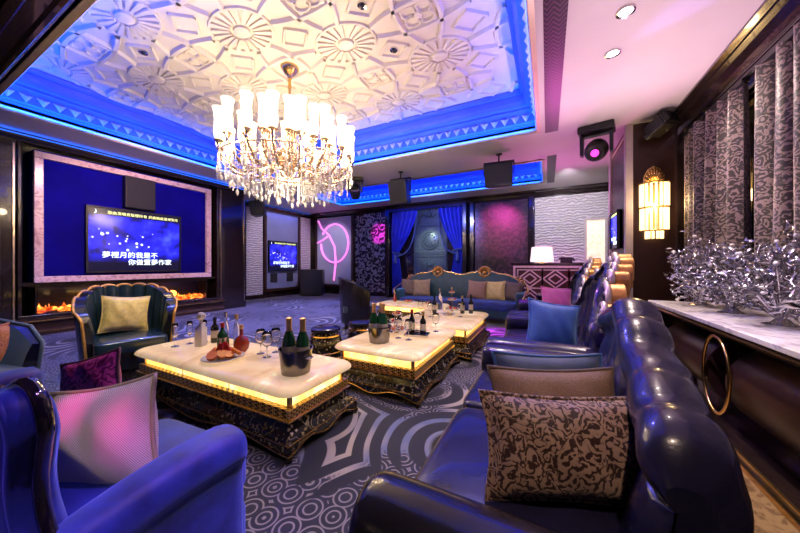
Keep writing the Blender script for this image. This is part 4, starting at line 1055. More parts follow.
def wineglass(loc, label, big=True, group=None):
    key = big
    if key not in gl_proto:
        o = thing('wine_glass', label, 'wine glass', loc, 0, group); k = 1.0 if big else .72
        prof_b = [(.006, .085), (.025, .095), (.040, .12), (.044, .15), (.040, .18), (.033, .21), (.031, .21), (.038, .18), (.042, .15), (.038, .121), (.024, .098), (.0001, .09)] if big else [(.005, .08), (.018, .09), (.024, .12), (.026, .17), (.023, .22), (.0215, .22), (.0245, .17), (.022, .12), (.015, .094), (.0001, .088)]
        mesh_obj('bowl', MB().lathe(prof_b, 18), M['glass'], o, True)
        mesh_obj('stem', MB().lathe([(.034, 0), (.034, .003), (.01, .008), (.004, .02), (.004, .08), (.007, .088)], 14), M['glass'], o, 'auto')
        gl_proto[key] = o; return o
    return dup(gl_proto[key], loc, 0, label, group)
gtag = 'stem glasses at the left end of the nearest table'
wineglass((-3.13, 1.48, T), 'tall stem glass at the left end of nearest table, closest of three', False)
wineglass((-3.12, 1.60, T), 'tall stem glass at the left end of nearest table, middle of three', False)
wineglass((-3.06, 1.70, T), 'tall stem glass beside the crystal decanter on the nearest table', False)
wineglass((-2.22, 1.70, T), 'large wine glass behind the fruit plate, left of the three')
wineglass((-2.09, 1.66, T), 'large wine glass behind the fruit plate, right of the three')
wineglass((-2.14, 1.79, T), 'large wine glass behind the fruit plate, hindmost of the three')
o = thing('crystal_decanter', 'square cut-crystal decanter with faceted stopper on the nearest table', 'decanter', (-2.93, 1.60, T), .4)
mesh_obj('body', MB().lathe([(.050, 0), (.053, .01), (.053, .17), (.03, .20), (.018, .21), (.018, .235), (.026, .245)], 4, a0=PI / 4), M['crystal'], o, bevel=.006)
mesh_obj('stopper', MB().ball((0, 0, .285), .040, 8, 5), M['crystal'], o)
mesh_obj('spirit', MB().lathe([(.042, .012), (.042, .07)], 4, a0=PI / 4), M['amberglass'], o)
def liquor(loc, label, h, r, mat, cap, labelm=None, neck=.014, shape=0):
    o = thing('liquor_bottle', label, 'bottle', loc)
    if shape == 0: prof = [(r * .9, 0), (r, .006), (r, h * .58), (r * .8, h * .64), (neck, h * .74), (neck, h * .9)]
    else: prof = [(r * .6, 0), (r * .95, h * .12), (r * 1.05, h * .3), (r * .8, h * .5), (neck * 1.1, h * .62), (neck, h * .86)]
    mesh_obj('body', MB().lathe(prof, 18), mat, o, 'auto')
    mesh_obj('cap', MB().lathe([(neck * 1.15, h * .84), (neck * 1.25, h), (.0001, h)], 14), cap, o, 'auto')
    if labelm: mesh_obj('paper_label', MB().lathe([(r * 1.01, h * .2), (r * 1.01, h * .48)], 18, cap=False), labelm, o, True)
    return o
liquor((-2.95, 1.74, T), 'dark whisky bottle with cream label behind the decanter', .25, .035, M['darkglass'], M['black'], M['paper'])
liquor((-2.84, 1.78, T), 'slim clear bottle behind the fruit plate, left of two', .30, .028, M['glass'], M['chrome'])
liquor((-2.70, 1.80, T), 'slim clear bottle behind the fruit plate, right of two', .29, .026, M['glass'], M['goldfoil'])
liquor((-2.42, 1.66, T), 'rounded amber cognac bottle with gold cap beside the fruit', .24, .062, M['amberglass'], M['goldfoil'], shape=1)
liquor((-2.60, 1.60, T), 'dark green wine bottle beside the cognac', .25, .040, M['greenglass'], M['red'], M['paper'])
def plate(loc, label, r=.13):
    o = thing('serving_plate', label, 'plate', loc)
    mesh_obj('dish', MB().lathe([(r * .55, 0), (r * .6, .004), (r, .022), (r, .026), (r * .6, .010), (.0001, .008)], 32), M['porcelain'], o, True)
    return o
plate((-2.36, 1.46, T), 'white porcelain plate of cut fruit on the nearest table', .155)
def fruit(loc, label, mat, r, rot, grp, kind='orange_slice'):
    o = mesh_obj(kind, MB().lathe([(.0001, -.009), (r, -.010), (r, .010), (.0001, .009)], 14), M[mat], None, 'auto')
    o.location = loc; o.rotation_euler = rot; tag(o, label, 'fruit slice', grp); return o
for k in range(9):
    a = 2 * PI * k / 9; rr = .10 if k % 2 else .065
    fruit((-2.36 + rr * math.cos(a), 1.46 + rr * math.sin(a), T + .05 + .005 * (k % 3)), 'orange slice fanned on the fruit plate of the nearest table', 'orange', .040, (.55, .2 * (k % 3), a + PI / 2), 'orange slices on the plate of the nearest table')
for k in range(4):
    a = .6 + PI / 2 * k
    o = mesh_obj('melon_wedge', MB().prism([(-.05, 0), (.05, 0), (.03, .035), (0, .11), (-.03, .035)], -.012, .012, 'y'), M['red'], None, bevel=.004)
    o.location = (-2.36 + .028 * math.cos(a), 1.46 + .028 * math.sin(a), T + .03); o.rotation_euler = (0, 0, a); tag(o, 'red melon wedge standing in the middle of the fruit plate', 'fruit slice', 'melon wedges on the fruit plate')
lf = MB()
for k in range(3): lf.grid(4, 4, lambda u, v: (-.03 + .015 * k + .05 * (u - .5) * math.sin(PI * v), .03 * k, .13 * v))
o = mesh_obj('mint_sprig', lf, M['greenleaf'], None, True); o.location = (-2.46, 1.50, T + .03); tag(o, 'green leaf sprig garnishing the fruit plate on the nearest table', 'garnish')
# middle table
tr = thing('bottle_tray', 'small steel tray carrying two dark bottles on the middle table', 'tray', (-1.27, 2.92, T), .2)
mesh_obj('tray_base', MB().box(-.13, .13, -.09, .09, 0, .008), M['chrome'], tr, bevel=.003)
mesh_obj('rim', MB().frame(-.13, .13, -.09, .09, .008, .008, .02, 'z'), M['chrome'], tr)
liquor((-1.33, 2.91, T + .009), 'dark red-capped bottle on the middle tray, left of two', .27, .034, M['darkglass'], M['red'], M['paper'])
liquor((-1.21, 2.94, T + .009), 'dark gold-capped bottle on the middle tray, right of two', .25, .034, M['darkglass'], M['goldfoil'], M['paper'])
def tiered(loc, label, k=1.0):
    o = thing('tiered_stand', label, 'cake stand', loc)
    mesh_obj('rod', MB().lathe([(.03, 0), (.01, .01), (.006, .03), (.006, .24 * k), (.015, .25 * k), (.0001, .27 * k)], 12), M['gold'], o, 'auto')
    for r, z in ((.115, .03), (.085, .12 * k), (.055, .2 * k)):
        mesh_obj('tier', MB().lathe([(.006, z), (r * .7, z), (r, z + .014), (r, z + .018), (r * .7, z + .006), (.006, z + .006)], 24, cap=False), M['porcelain'], o, True)
def snacks(cx, cy, zs, lab, grp, mats=('orange', 'red', 'goldfoil')):
    for q, (r, z, n) in enumerate(zs):
        for k in range(n):
            a = 2 * PI * k / n + q
            o = mesh_obj('snack', MB().ball((0, 0, 0), .019, 8, 6, .85), M[mats[(k + q) % len(mats)]], None, True)
            o.location = (cx + r * math.cos(a), cy + r * math.sin(a), z + .0165); tag(o, lab, 'snack', grp)
tiered((-1.53, 2.93, T), 'three-tier porcelain snack stand on the middle table')
snacks(-1.53, 2.93, ((.07, T + .037, 8), (.05, T + .127, 6), (.03, T + .207, 3)), 'bite-sized snack on the tiers of the stand on middle table', 'snacks on the middle table stand')
for k, (x, y) in enumerate(((-1.40, 2.72), (-1.27, 2.70), (-1.36, 3.12), (-1.62, 3.16), (-1.15, 3.18), (-1.74, 2.78))):
    wineglass((x, y, T), ['wine glass just behind the middle ice bucket', 'wine glass before the bottle tray on the middle table', 'wine glass behind the bottle tray on the middle table', 'wine glass at the far left of the middle table', 'wine glass at the far right of the middle table', 'wine glass left of the snack stand on the middle table'][k])
# third table
liquor((-1.62, 4.42, T), 'dark wine bottle standing left of the stand on the third table', .27, .036, M['darkglass'], M['black'], M['paper'])
liquor((-1.20, 4.55, T), 'dark bottle on the right of the third table, left of the pair', .28, .036, M['darkglass'], M['goldfoil'], M['paper'])
liquor((-1.08, 4.62, T), 'dark bottle on the right of the third table, right of the pair', .30, .034, M['darkglass'], M['black'], M['paper'])
liquor((-1.66, 4.80, T), 'clear decanter-like bottle at the back of the third table', .36, .045, M['glass'], M['chrome'])
tiered((-1.42, 4.72, T), 'three-tier snack stand on the third table', 1.5)
snacks(-1.42, 4.72, ((.07, T + .037, 8), (.05, T + .187, 6), (.03, T + .307, 3)), 'bite-sized snack on the tiers of the third table stand', 'snacks on the third table stand', ('red', 'orange', 'paper'))
plate((-1.35, 4.28, T), 'white plate at the near side of the third table', .11)
snacks(-1.35, 4.28, ((.05, T + .012, 7),), 'golden biscuit on the plate of the third table', 'biscuits on the third table', ('goldfoil', 'paper'))
for k, (x, y) in enumerate(((-1.15, 4.25), (-1.75, 4.15), (-1.55, 4.05))):
    wineglass((x, y, T), ['wine glass at the right of the third table', 'wine glass at the left of the third table', 'wine glass at the near edge of the third table'][k])
# far table
plate((-2.55, 5.42, T), 'white plate of small fruit on the farthest table', .13)
snacks(-2.55, 5.42, ((.07, T + .014, 9), (.03, T + .014, 3)), 'small round fruit on the plate of the farthest table', 'fruit on the farthest table', ('orange', 'red'))
liquor((-2.85, 5.38, T), 'small amber bottle at the left of the farthest table', .20, .04, M['amberglass'], M['goldfoil'], shape=1)
snacks(-2.2, 5.45, ((.09, T, 7),), 'small red or orange fruit laid on the farthest table top', 'fruit laid on the farthest table', ('red', 'orange', 'greenleaf'))
# ------------------------------------------------------------------ console with rings, crystal flowers
cs = thing('console_cabinet', 'long black console with gold ring motifs and white marble top under the curtains', 'console', (1.04, 0, 0))
CY0, CY1 = 1.05, 4.24
mesh_obj('marble_top', MB().box(-.01, .62, CY0, CY1 + .01, .765, .80), M['marble'], cs, bevel=.006)
mesh_obj('edge_band', MB().box(.0, .61, CY0, CY1, .72, .765), M['darkwood'], cs)
mesh_obj('gold_edge', MB().box(-.012, .0, CY0, CY1, .735, .746).box(-.012, .60, CY1, CY1 + .012, .735, .746), M['gold'], cs)
mesh_obj('back_panel', MB().box(.20, .60, CY0, CY1, .08, .72).box(.0, .6, CY1 - .03, CY1, .08, .72), M['darkwood'], cs)
mesh_obj('plinth', MB().box(-.02, .60, CY0, CY1, 0.0, .09), M['darkwood'], cs)
mesh_obj('gold_rail', MB().box(-.035, -.02, CY0, CY1, .01, .035).box(-.03, -.02, CY0, CY1, .075, .085), M['gold'], cs)
for yc in (3.93, 2.78, 1.63):
    mesh_obj('ring', MB().tube([(.0, yc + .175 * math.cos(2 * PI * k / 48), .445 + .262 * math.sin(2 * PI * k / 48)) for k in range(48)], .011, 8, closed=True), M['gold'], cs, True)
    y0b, y1b = yc - .96 if yc > 1.7 else CY0 + .02, yc - .06
    mesh_obj('barrel_panel', MB().tube([(.26, y0b, .42), (.26, y1b - .02, .42), (.26, y1b, .42)], [.245, .245, .235], 40), M['brownwood'], cs, 'auto')
def crystal_flower(cx, cy, label, seed, wx, wy, h):
    r = random.Random(seed)
    o = thing('crystal_flower_arrangement', label, 'ornament', (cx, cy, .80))
    mesh_obj('base', MB().lathe([(.09, .0), (.09, .012), (.05, .025), (.03, .05), (.0001, .06)], 16), M['chrome'], o, 'auto')
    stem = MB(); leaf = MB()
    for k in range(64):
        a = r.uniform(0, 2 * PI); e = r.uniform(.12, 1.4); L = r.uniform(.55, 1.0)
        tip = Vector((wx * math.cos(a) * math.cos(e) * L, wy * math.sin(a) * math.cos(e) * L, .06 + h * math.sin(e) * L))
        mid = tip * .55 + Vector((0, 0, .05))
        stem.tube([(0, 0, .03), tuple(mid), tuple(tip)], .003, 4)
        for j in range(9):
            c = mid.lerp(tip, r.uniform(.0, 1.15)) + Vector((r.uniform(-.05, .05), r.uniform(-.05, .05), r.uniform(-.04, .04)))
            Mx = Matrix.Translation(c) @ Euler((r.uniform(0, 6), r.uniform(0, 6), r.uniform(0, 6))).to_matrix().to_4x4()
            l, w_ = r.uniform(.035, .085), r.uniform(.007, .018)
            if c.z < .02: continue
            leaf.grid(3, 5, lambda u, v: tuple(Mx @ Vector(((u - .5) * 2 * w_ * math.sin(PI * (v * .96 + .02)), l * v, .02 * math.sin(PI * v) + .012 * abs(u - .5)))))
        if k % 4 == 0: mesh_obj('glass_bead', MB().ball(tuple(tip), r.uniform(.010, .017), 8, 6), M['crystal'], o, True)
        if k % 4 == 1:
            q = r.uniform(0, 6); rr = r.uniform(.035, .07); curl = MB()
            curl.tube([tuple(tip * .9 + Vector((rr * math.cos(q + t_ * .6) * math.cos(a), rr * math.cos(q + t_ * .6) * math.sin(a), rr * math.sin(q + t_ * .6)))) for t_ in range(11)], .005, 5); mesh_obj('curl', curl, M['silver'], o, True)
    mesh_obj('stems', stem, M['silver'], o); f_ = mesh_obj('leaves', leaf, M['silver'], o, True, fix=False); f_['kind'] = 'stuff'
for k, (cx, cy, wx, wy, h, lab) in enumerate(((1.34, 3.86, .29, .34, .66, 'silver and crystal flower arrangement at the far end of the console'), (1.34, 3.32, .29, .30, .52, 'silver and crystal flower arrangement, second from the far end of the console'),
        (1.36, 2.80, .30, .28, .56, 'silver and crystal flower arrangement in the middle of the console row'), (1.36, 2.20, .30, .28, .56, 'silver and crystal flower arrangement nearest the right edge of the photo'), (1.36, 1.64, .28, .32, .52, 'silver and crystal flower arrangement at the near end of the console'))):
    crystal_flower(cx, cy, lab, 11 + k, wx, wy, h)
# ------------------------------------------------------------------ window curtains
def curtain(ya, yb, label, folds, seed):
    r = random.Random(seed); ph = r.uniform(0, 6)
    o = thing('curtain', label, 'curtain', (1.76, (ya + yb) / 2, 0)); w = yb - ya
    def fn(u, v):
        amp = .075 + .02 * math.sin(3.1 * u + ph)
        y = -w / 2 + w * u + .012 * math.sin(2 * PI * folds * u * 2 + ph) - .03 * (1 - v) * math.sin(u * 5)
        x = amp * math.sin(2 * PI * folds * u + ph + .5 * math.sin(5 * u)) + .012 * math.sin(v * 3 + u * 9)
        return (x * (.7 + .3 * (1 - v)), y, .04 + 3.0 * v)
    mesh_obj('cloth', MB().grid(int(folds * 14), 10, fn), M['curtaincloth'], o, True)
    mesh_obj('heading_tape', MB().box(-.03, .03, -w / 2, w / 2, 3.02, 3.06), M['black'], o)
curtain(4.92, 5.46, 'mauve scroll curtain in the far corner beside the wall lamp pier', 2.5, 1)
curtain(4.12, 4.78, 'mauve scroll curtain, second from the wall lamp pier', 3, 2)
curtain(3.22, 3.96, 'mauve scroll curtain, third from the wall lamp pier', 3, 3)
curtain(2.1, 3.12, 'mauve scroll curtain, fourth from the wall lamp pier, at the right edge', 3.5, 4)
curtain(1.0, 2.04, 'mauve scroll curtain, hanging over the near end of the console', 3.5, 5)
o = thing('curtain_rail', 'dark curtain rail under the black crown moulding', 'curtain rail', (1.76, 3.2, 3.075))
mesh_obj('rail', MB().box(-.02, .02, -2.4, 2.4, -.014, .014), M['black'], o)
mesh_obj('rail_bracket', MB().box(.0, .185, -2.2, -2.17, -.01, .01).box(0, .185, 2.17, 2.2, -.01, .01).box(0, .185, -.015, .015, -.01, .01), M['black'], o)
# ------------------------------------------------------------------ stage drapes and carved panel
cp = thing('carved_wall_panel', 'dark carved relief panel with round medallion between the blue drapes', 'wall panel', (-3.66, YB - .001, 0))
mesh_obj('board', MB().box(-.62, .62, -.08, 0, .1, 3.28), M['carved'], cp)
mesh_obj('moulding', MB().frame(-.60, .60, .15, 1.55, .07, -.11, -.08, 'y').frame(-.60, .60, 1.62, 2.62, .07, -.11, -.08, 'y').box(-.62, .62, -.12, -.08, 1.555, 1.615), M['carved'], cp, bevel=.012)
md = MB(); Tm = Matrix.Translation((0, -.08, 2.06)) @ Matrix.Rotation(PI / 2, 4, 'X')
md.lathe([(.33, 0), (.33, .03), (.29, .045), (.27, .03), (.2, .05), (.1, .07), (.0001, .075)], 28, M=Tm)
for k in range(12):
    a = 2 * PI * k / 12; md.ball((.2 * math.cos(a), -.135, 2.06 + .2 * math.sin(a)), .035, 8, 5)
mesh_obj('medallion', md, M['carved'], cp, 'auto')
cg = MB()
for s_ in (-1, 1):
    cg.tube([(s_ * (.06 + .10 * t_ * .3 + .05 * math.cos(t_)), -.12, 1.12 + .17 * math.sin(t_ * .9)) for t_ in [x * .45 for x in range(14)]], .024, 6)
    cg.tube([(s_ * (.08 + .34 * t_), -.12, 2.86 + .16 * math.sin(PI * t_) - .10 * t_) for t_ in [x / 10 for x in range(11)]], [.045 - .025 * x / 10 for x in range(11)], 6)
    cg.ball((s_ * .42, -.12, 2.75), .06, 8, 6)
cg.ball((0, -.12, 2.95), .09, 10, 6); cg.ball((0, -.12, 1.2), .06, 8, 6)
mesh_obj('scrollwork', cg, M['carved'], cp, True)
def drape(side, label):
    # side -1 left, +1 right ; swagged back to the outer jamb
    xo, xi = (-5.12, -4.05) if side < 0 else (-2.50, -3.28)
    tie = (-4.90, 1.62) if side < 0 else (-2.62, 1.70)
    o = thing('stage_drape', label, 'drape', (0, 0, 0))
    def fn(u, v):
        z = 3.14 - 3.0 * v
        zt_ = tie[1]
        if z > zt_:
            f = (3.14 - z) / (3.14 - zt_); e = f ** 1.5
            xin = xi + (tie[0] - .10 * side - xi) * e; xout = xo + .03 * side * math.sin(f * 3)
        else:
            f = (zt_ - z) / zt_; xin = tie[0] - side * (.10 + .16 * min(1, f * 1.6)); xout = xo
        x = xout + (xin - xout) * u
        y = YB - .21 + .055 * math.sin(2 * PI * 5.5 * u + .8) * (.5 + .5 * abs(xin - xout)) - .05 * u
        return (x, y, z)
    mesh_obj('cloth', MB().grid(80, 30, fn), M['drapevelvet'], o, True)
    pts = []
    for k in range(21):
        f = k / 20; x = (xi - side * .02) + (tie[0] - (xi - side * .02)) * f
        z = 3.05 + (tie[1] - .12 - 3.05) * f - .55 * math.sin(PI * f) * .75
        pts.append((x - side * .14 * math.sin(PI * f), YB - .30, z))
    mesh_obj('rope', MB().tube(pts, .026, 8), M['slatefabric'], o, True)
    mesh_obj('tie_back', MB().tube([(tie[0] + .17 * side, YB - .2, tie[1] + .05), (tie[0] + .05 * side, YB - .33, tie[1] + .02), (tie[0] - .1 * side, YB - .33, tie[1]), (tie[0] - .16 * side, YB - .22, tie[1] - .02)], .03, 8), M['slatefabric'], o, True)
    mesh_obj('tassel', MB().lathe([(.0001, .02), (.04, -.02), (.03, -.07), (.045, -.09), (.06, -.3), (.0001, -.3)], 12, (tie[0], YB - .34, tie[1] - .05)), M['slatefabric'], o, 'auto')
drape(-1, 'royal blue velvet drape tied back left of the carved panel')
drape(1, 'royal blue velvet drape tied back right of the carved panel')
# projected pink light pattern, shaped as glowing tubes on the pale panel
ne = MB(); pts = []
for k in range(40):
    a = math.radians(150 - 330 * k / 39); pts.append((-7.92 + .72 * math.cos(a), YB - .055, 2.10 + .80 * math.sin(a)))
ne.tube(pts, .075, 8, flat=.4)
ne.tube([(-8.80, YB - .055, 3.1), (-8.6, YB - .055, 2.75), (-8.2, YB - .055, 2.45), (-7.9, YB - .055, 1.95), (-7.85, YB - .055, 1.3), (-7.95, YB - .055, .55)], .07, 8, flat=.4)
ne.tube([(-8.85, YB - .055, 2.15), (-8.5, YB - .055, 2.28), (-8.2, YB - .055, 2.45)], .06, 8, flat=.4)
tag(mesh_obj('projected_light_loop', ne, M['pinkgobo'], None, True), 'pink projected light built as loops on the pale panel in the back left corner', 'projected light')
# subwoofer
o = thing('floor_speaker', 'big black floor speaker in the back left corner before the pale panel', 'speaker', (-8.35, 8.75, 0), .6)
cb = mesh_obj('cabinet', MB().box(-.42, .42, -.35, .35, .02, 1.02), M['black'], o, bevel=.02)
mesh_obj('grille', MB().box(-.38, .38, -.362, -.35, .07, .97), M['grille'], o)
mesh_obj('foot', MB().box(-.38, .38, -.31, .31, 0, .02), M['black'], o)
# sideboard, lamp
sb = thing('lattice_sideboard', 'tall sideboard with pale geometric lattice doors under the white lamp', 'sideboard', (.18, 8.0, 0))
mesh_obj('carcass', MB().box(-.98, .98, .02, .45, .0, 1.2), M['brownwood'], sb)
mesh_obj('top', MB().box(-1.02, 1.02, -.03, .48, 1.2, 1.25), M['darkwood'], sb, bevel=.008)
mesh_obj('mirror_front', MB().box(-.94, .94, .005, .02, .08, 1.15), M['brownwood'], sb)
lt = MB().frame(-.96, .96, .06, 1.18, .05, -.012, .02, 'y').frame(-.86, .86, .15, 1.09, .025, -.01, .02, 'y')
def bar(x0, z0, x1, z1, w_=.016):
    L = math.hypot(x1 - x0, z1 - z0); nx, nz = -(z1 - z0) / L * w_, (x1 - x0) / L * w_
    lt.prism([(x0 - nx, z0 - nz), (x1 - nx, z1 - nz), (x1 + nx, z1 + nz), (x0 + nx, z0 + nz)], -.01, .012, 'y')
for q in range(3):
    c_ = -.57 + .57 * q
    for dz in (.38, .86):
        for (p, s_) in ((.27, .22), (.15, .12)):
            bar(c_ - p, dz, c_, dz + s_); bar(c_, dz + s_, c_ + p, dz); bar(c_ + p, dz, c_, dz - s_); bar(c_, dz - s_, c_ - p, dz)
    bar(c_ - .285, .15, c_ - .285, 1.09); bar(c_ + .285, .15, c_ + .285, 1.09)
bar(-.86, .62, .86, .62)
mesh_obj('lattice', lt, M['silverwood'], sb)
lp = thing('table_lamp', 'table lamp with glowing white drum shade on the lattice sideboard', 'lamp', (-.12, 8.18, 1.251))
mesh_obj('lamp_base', MB().lathe([(.09, 0), (.09, .015), (.03, .03), (.02, .05), (.02, .10)], 16), M['gold'], lp, 'auto')
mesh_obj('lamp_shade', MB().lathe([(.27, .03), (.235, .40), (.23, .40), (.265, .03)], 28, cap=False), M['shadeglow'], lp, True)
o = thing('desk_ornament', 'small dark curved ornament right of the lamp on the sideboard', 'ornament', (.42, 8.2, 1.251))
mesh_obj('curved_bar', MB().tube([(-.16, 0, .10), (-.1, 0, .12), (.1, 0, .12), (.16, 0, .09), (.17, 0, .05)], .022, 8), M['black'], o, True)
mesh_obj('block', MB().box(-.13, .13, -.08, .08, 0, .10), M['black'], o, bevel=.015)
bx = thing('storage_box', 'dark box on the arm side behind the farthest right-hand sofa', 'box', (.12, 6.0, 0))
mesh_obj('box_body', MB().box(-.28, .28, -.25, .25, 0, .62), M['darkwood'], bx, bevel=.01); mesh_obj('lid', MB().box(-.30, .30, -.27, .27, .62, .66), M['navyleather'], bx, bevel=.01)
# ------------------------------------------------------------------ lights
def area(name, loc, rot, size, sy, power, col, spread=None):
    l = bpy.data.lights.new(name, 'AREA'); l.shape = 'RECTANGLE'; l.size = size; l.size_y = sy; l.energy = power; l.color = col
    if spread: l.spread = spread
    o = bpy.data.objects.new(name, l); C.objects.link(o); o.location = loc; o.rotation_euler = rot; return o
def point(name, loc, power, col, r=.08):
    l = bpy.data.lights.new(name, 'POINT'); l.energy = power; l.color = col; l.shadow_soft_size = r
    o = bpy.data.objects.new(name, l); C.objects.link(o); o.location = loc; return o
def spot(name, loc, target, power, col, deg=30, blend=.4, r=.05):
    l = bpy.data.lights.new(name, 'SPOT'); l.energy = power; l.color = col; l.spot_size = math.radians(deg); l.spot_blend = blend; l.shadow_soft_size = r
    o = bpy.data.objects.new(name, l); C.objects.link(o); o.location = loc
    o.rotation_euler = (Vector(target) - Vector(loc)).to_track_quat('-Z', 'Y').to_euler(); return o
BLUE = (.0, .09, 1.0)
def cove(tagname, x0, x1, y0, y1, pw):
    z = ZC + .012; e = .10
    for (c, ln, rz) in (((x0 + e, (y0 + y1) / 2), y1 - y0, PI / 2), ((x1 - e, (y0 + y1) / 2), y1 - y0, -PI / 2), (((x0 + x1) / 2, y0 + e), x1 - x0, PI), (((x0 + x1) / 2, y1 - e), x1 - x0, 0)):
        # strip faces up and towards the cove
        o = area(tagname, (c[0], c[1], z), (PI - .5, 0, rz), ln - .2, .05, pw * ln, BLUE)
        o.rotation_euler = (Matrix.Rotation(rz, 3, 'Z') @ Matrix.Rotation(PI - .45, 3, 'X')).to_euler()
cove('cove_led', X0, X1, Y0, Y1, 14)
cove('cove_led_rear', U0, U1, V0, V1, 10)
# LED lines along the wall tops
for nm, y0, y1, x in (('led_line', .3, 5.44, XL + .07), ('led_line', 5.5, 9.55, XA + .08)):
    o = mesh_obj(nm, MB().box(x - .012, x + .012, y0, y1, 3.352, 3.362), M['blueled'], None); tag(o, 'thin blue light strip on top of the ' + ('media wall' if y0 < 1 else 'alcove wall'), 'light strip')
area('wall_wash', (XL + .06, 2.9, 3.375), (PI, 0, 0), .05, 4.9, 5, BLUE)
# chandelier
for k in range(6):
    a = 2 * PI * k / 6
    point('chandelier_lamp', (CX + .75 * math.cos(a), CY + .75 * math.sin(a), 2.98), 17, (1, .76, .48), .10)
# niche: blue wash on the panel from the top of the recess
area('niche_led', (XL - .10 + .04, 3.05, 3.13), (0, math.radians(-25), 0), .05, 2.8, 14, (.02, .03, 1))
# bars in the alcove
area('alcove_led', (XA + .14, 8.0, 3.2), (0, math.radians(-8), 0), .04, 1.6, 5, (.1, .15, 1))
spot('alcove_wash', (-6.6, 7.6, 3.3), (-9.2, 7.9, 1.8), 200, (.95, .75, 1), 80, .7)  # added spot lifting the alcove panels; no fixture hangs here
point('soffit_fill_core', (CX, CY, 2.30), 35, (1, .78, .52), .14)  # added fill amid the crystals to warm the soffits, not a bulb
for k in range(6):
    a = 2 * PI * (k + .5) / 6
    point('soffit_fill_ring', (CX + 1.02 * math.cos(a), CY + 1.02 * math.sin(a), 2.55), 24, (1, .74, .46), .08)  # added ring outside the crystals to lift the soffit; no bulbs here
# moving-head beams, par lamps and added fill spots
MAG = (1, .04, .72)
spot('beam_floor', (.3, 5.6, 3.1), (-.72, 5.45, 0), 1500, (.75, .02, 1), 14, .3)
spot('beam_back', (.5, 5.55, 3.0), (.2, 8.2, 1.0), 500, (1, .05, .7), 50, .6)
spot('beam_panel', (-1.5, 6.6, 3.2), (-1.35, 9.6, 2.3), 420, (1, .08, .5), 34, .6)
spot('beam_drape', (-5.2, 7.0, 3.2), (-5.72, 9.5, 2.45), 1000, (1, .03, .75), 17, .4)
spot('beam_settee', (-2.9, 6.3, 3.1), (-3.5, 9.5, 2.2), 700, (.22, .25, 1), 62, .6)
spot('par_sofa', (-1.1, 3.0, 3.35), (.36, 1.5, .9), 170, (.10, .10, 1), 30, .5)
spot('par_sofa_violet', (-.9, 2.0, 3.35), (.1, 2.9, .5), 160, (.45, .12, 1), 36, .5)
spot('par_velvet', (-.3, 1.2, 3.35), (-1.08, .32, .6), 230, (.30, .16, 1), 26, .5)
spot('par_velvet_arm', (.1, 1.6, 3.35), (-1.0, .55, .5), 160, (.55, .08, 1), 14, .5)
spot('armchair_fill', (-3.0, 1.1, 3.3), (-4.1, 1.5, .6), 210, (1, .82, .42), 28, .5)  # added warm fill for the armchair and its cushion, no fixture
spot('pillow_spot', (-.9, -1.0, 3.3), (-1.47, .46, .58), 130, (1, .80, .64), 12, .5)
spot('velvet_side_fill', (.2, -.9, 3.2), (-1.02, .40, .35), 150, (.35, .12, 1), 16, .5)  # added unseen spot lighting the outer face of the velvet arm
spot('beam_pink', (-.7, -1.1, 3.3), (-1.57, .46, .58), 500, (1, .03, .5), 3.2, .4)
spot('beam_pink', (-.6, -1.1, 3.3), (-1.33, .47, .62), 500, (1, .03, .5), 2.6, .4)
spot('par_magdamask', (-1.2, 2.2, 3.35), (-2.35, .55, .6), 150, (1, .05, .6), 18, .4)
spot('par_floor', (-5.6, 6.2, 3.3), (-5.6, 5.6, 0), 1100, (.34, .34, 1), 100, .7)
spot('par_floor_near', (-5.8, 2.5, 3.3), (-5.9, 1.8, 0), 450, (.2, .25, 1), 90, .7)
spot('down_front', (.61, 3.14, 3.38), (.5, 2.9, 0), 160, (1, .78, .7), 80, .6)
spot('down_front', (.4, -.2, 3.38), (.05, 1.05, .6), 140, (1, .72, .55), 60, .6)  # added fill for the near sofa cushions; no downlight at this spot
spot('media_wall_fill', (-5.0, 2.2, 3.3), (-7.8, 3.0, 1.9), 330, (1, .58, .70), 75, .7)  # added pinkish fill to brighten the marble frame, no lamp here
spot('table_down', (-2.2, 2.2, 3.3), (-2.3, 1.6, .4), 60, (1, .82, .55), 50, .6)
spot('carpet_down', (-.7, 2.6, 3.38), (-.75, 2.0, 0), 120, (1, .85, .75), 50, .6)
spot('par_flowers', (.2, 2.0, 3.3), (1.36, 2.6, 1.1), 260, (.62, .5, 1), 34, .5)
spot('down_front', (.61, 3.70, 3.38), (.9, 3.6, 0), 130, (1, .75, .7), 80, .6)
spot('curtain_wash', (.6, 4.6, 3.30), (1.8, 3.6, 1.6), 190, (1, .80, .68), 80, .7)
spot('curtain_wash', (.6, 2.4, 3.30), (1.8, 1.9, 1.4), 150, (1, .80, .68), 80, .7)
point('sconce_lamp', (1.455, PY - .26, 2.12), 14, (1, .7, .36), .08)
point('lamp_bulb', (-.12, 8.18, 1.47), 10, (1, .85, .75), .06)
spot('carving_fill', (-3.7, 7.6, 3.3), (-3.66, 9.5, 1.9), 260, (.85, 1, .9), 30, .6)  # added white fill that brings out the carved relief
spot('nook_wash', (.4, 7.3, 3.3), (.5, 9.6, 2.3), 220, (.95, .85, 1), 80, .6)  # added fill brightening the white wavy panel
spot('left_chair_fill', (-2.6, .9, 3.3), (-3.6, .5, .6), 120, (.8, .85, 1), 40, .6)  # added fill for the left-edge chair and rust cushion
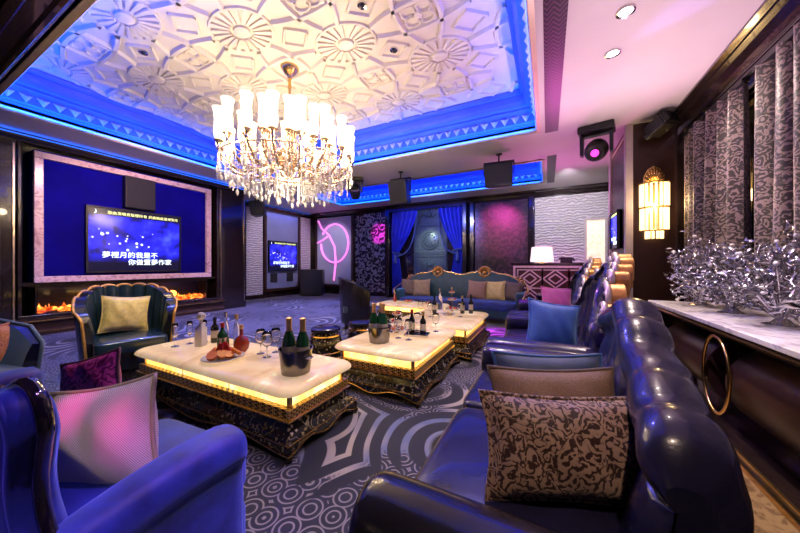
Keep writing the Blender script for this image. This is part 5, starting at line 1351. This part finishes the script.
spot('settee_key', (-1.2, 4.6, 3.3), (.1, 7.9, .9), 200, (1, .75, .9), 30, .6)
spot('panel_wash', (-7.4, 7.8, 3.3), (-8.0, 9.6, 1.9), 130, (.8, .75, 1), 60, .7)  # added fill brightening the pale panel in the back corner
# table glow and fire glow
point('fire_glow', (XL - .12, 2.4, .52), 5, (1, .25, .03), .1); point('fire_glow', (XL - .12, 3.7, .52), 5, (1, .25, .03), .1)
# added up-lights tinting the ceiling at right; no lamps stand by the console
spot('ceiling_wash', (.95, 4.6, 1.3), (.7, 3.2, 3.4), 220, (1, .64, .86), 130, .8)
spot('ceiling_wash', (.7, .6, 1.6), (.7, 2.4, 3.4), 75, (1, .64, .90), 130, .8)
spot('ceiling_streak', (-.9, 5.0, 2.6), (1.2, 1.9, 3.41), 400, (.3, .2, 1), 9, .5)
spot('ceiling_streak', (-.9, 5.0, 2.6), (1.2, 3.2, 3.41), 400, (.3, .2, 1), 8, .5)
spot('ceiling_wash', (.2, 7.4, 1.6), (.5, 6.2, 3.4), 90, (1, .15, .7), 110, .7)
spot('settee_spot', (-1.9, 5.9, 3.35), (-1.9, 6.5, .8), 60, (.9, .75, .8), 60, .6)
wd = bpy.data.worlds.new('room_ambience'); sc.world = wd; wd.use_nodes = True
bg = wd.node_tree.nodes['Background']; bg.inputs[0].default_value = (.35, .3, .55, 1); bg.inputs[1].default_value = .0
# ------------------------------------------------------------------ camera
cam = bpy.data.cameras.new('camera'); co_ = bpy.data.objects.new('camera', cam); C.objects.link(co_)
cam.sensor_width = 36; cam.lens = 36 * 290 / 800; cam.clip_start = .02
cam.shift_y = (265 - 266.5) / 800
co_.location = (0, 0, 1.2); co_.rotation_euler = (PI / 2, 0, math.radians(26.9))
sc.camera = co_
vs_ = sc.view_settings; vs_.view_transform = 'Standard'; vs_.look = 'None'; vs_.gamma = 1; vs_.exposure = 0.0; vs_.use_curve_mapping = False
sc.cycles.use_denoising = True; sc.cycles.max_bounces = 7; sc.cycles.sample_clamp_indirect = 4; sc.cycles.caustics_reflective = False; sc.cycles.caustics_refractive = False
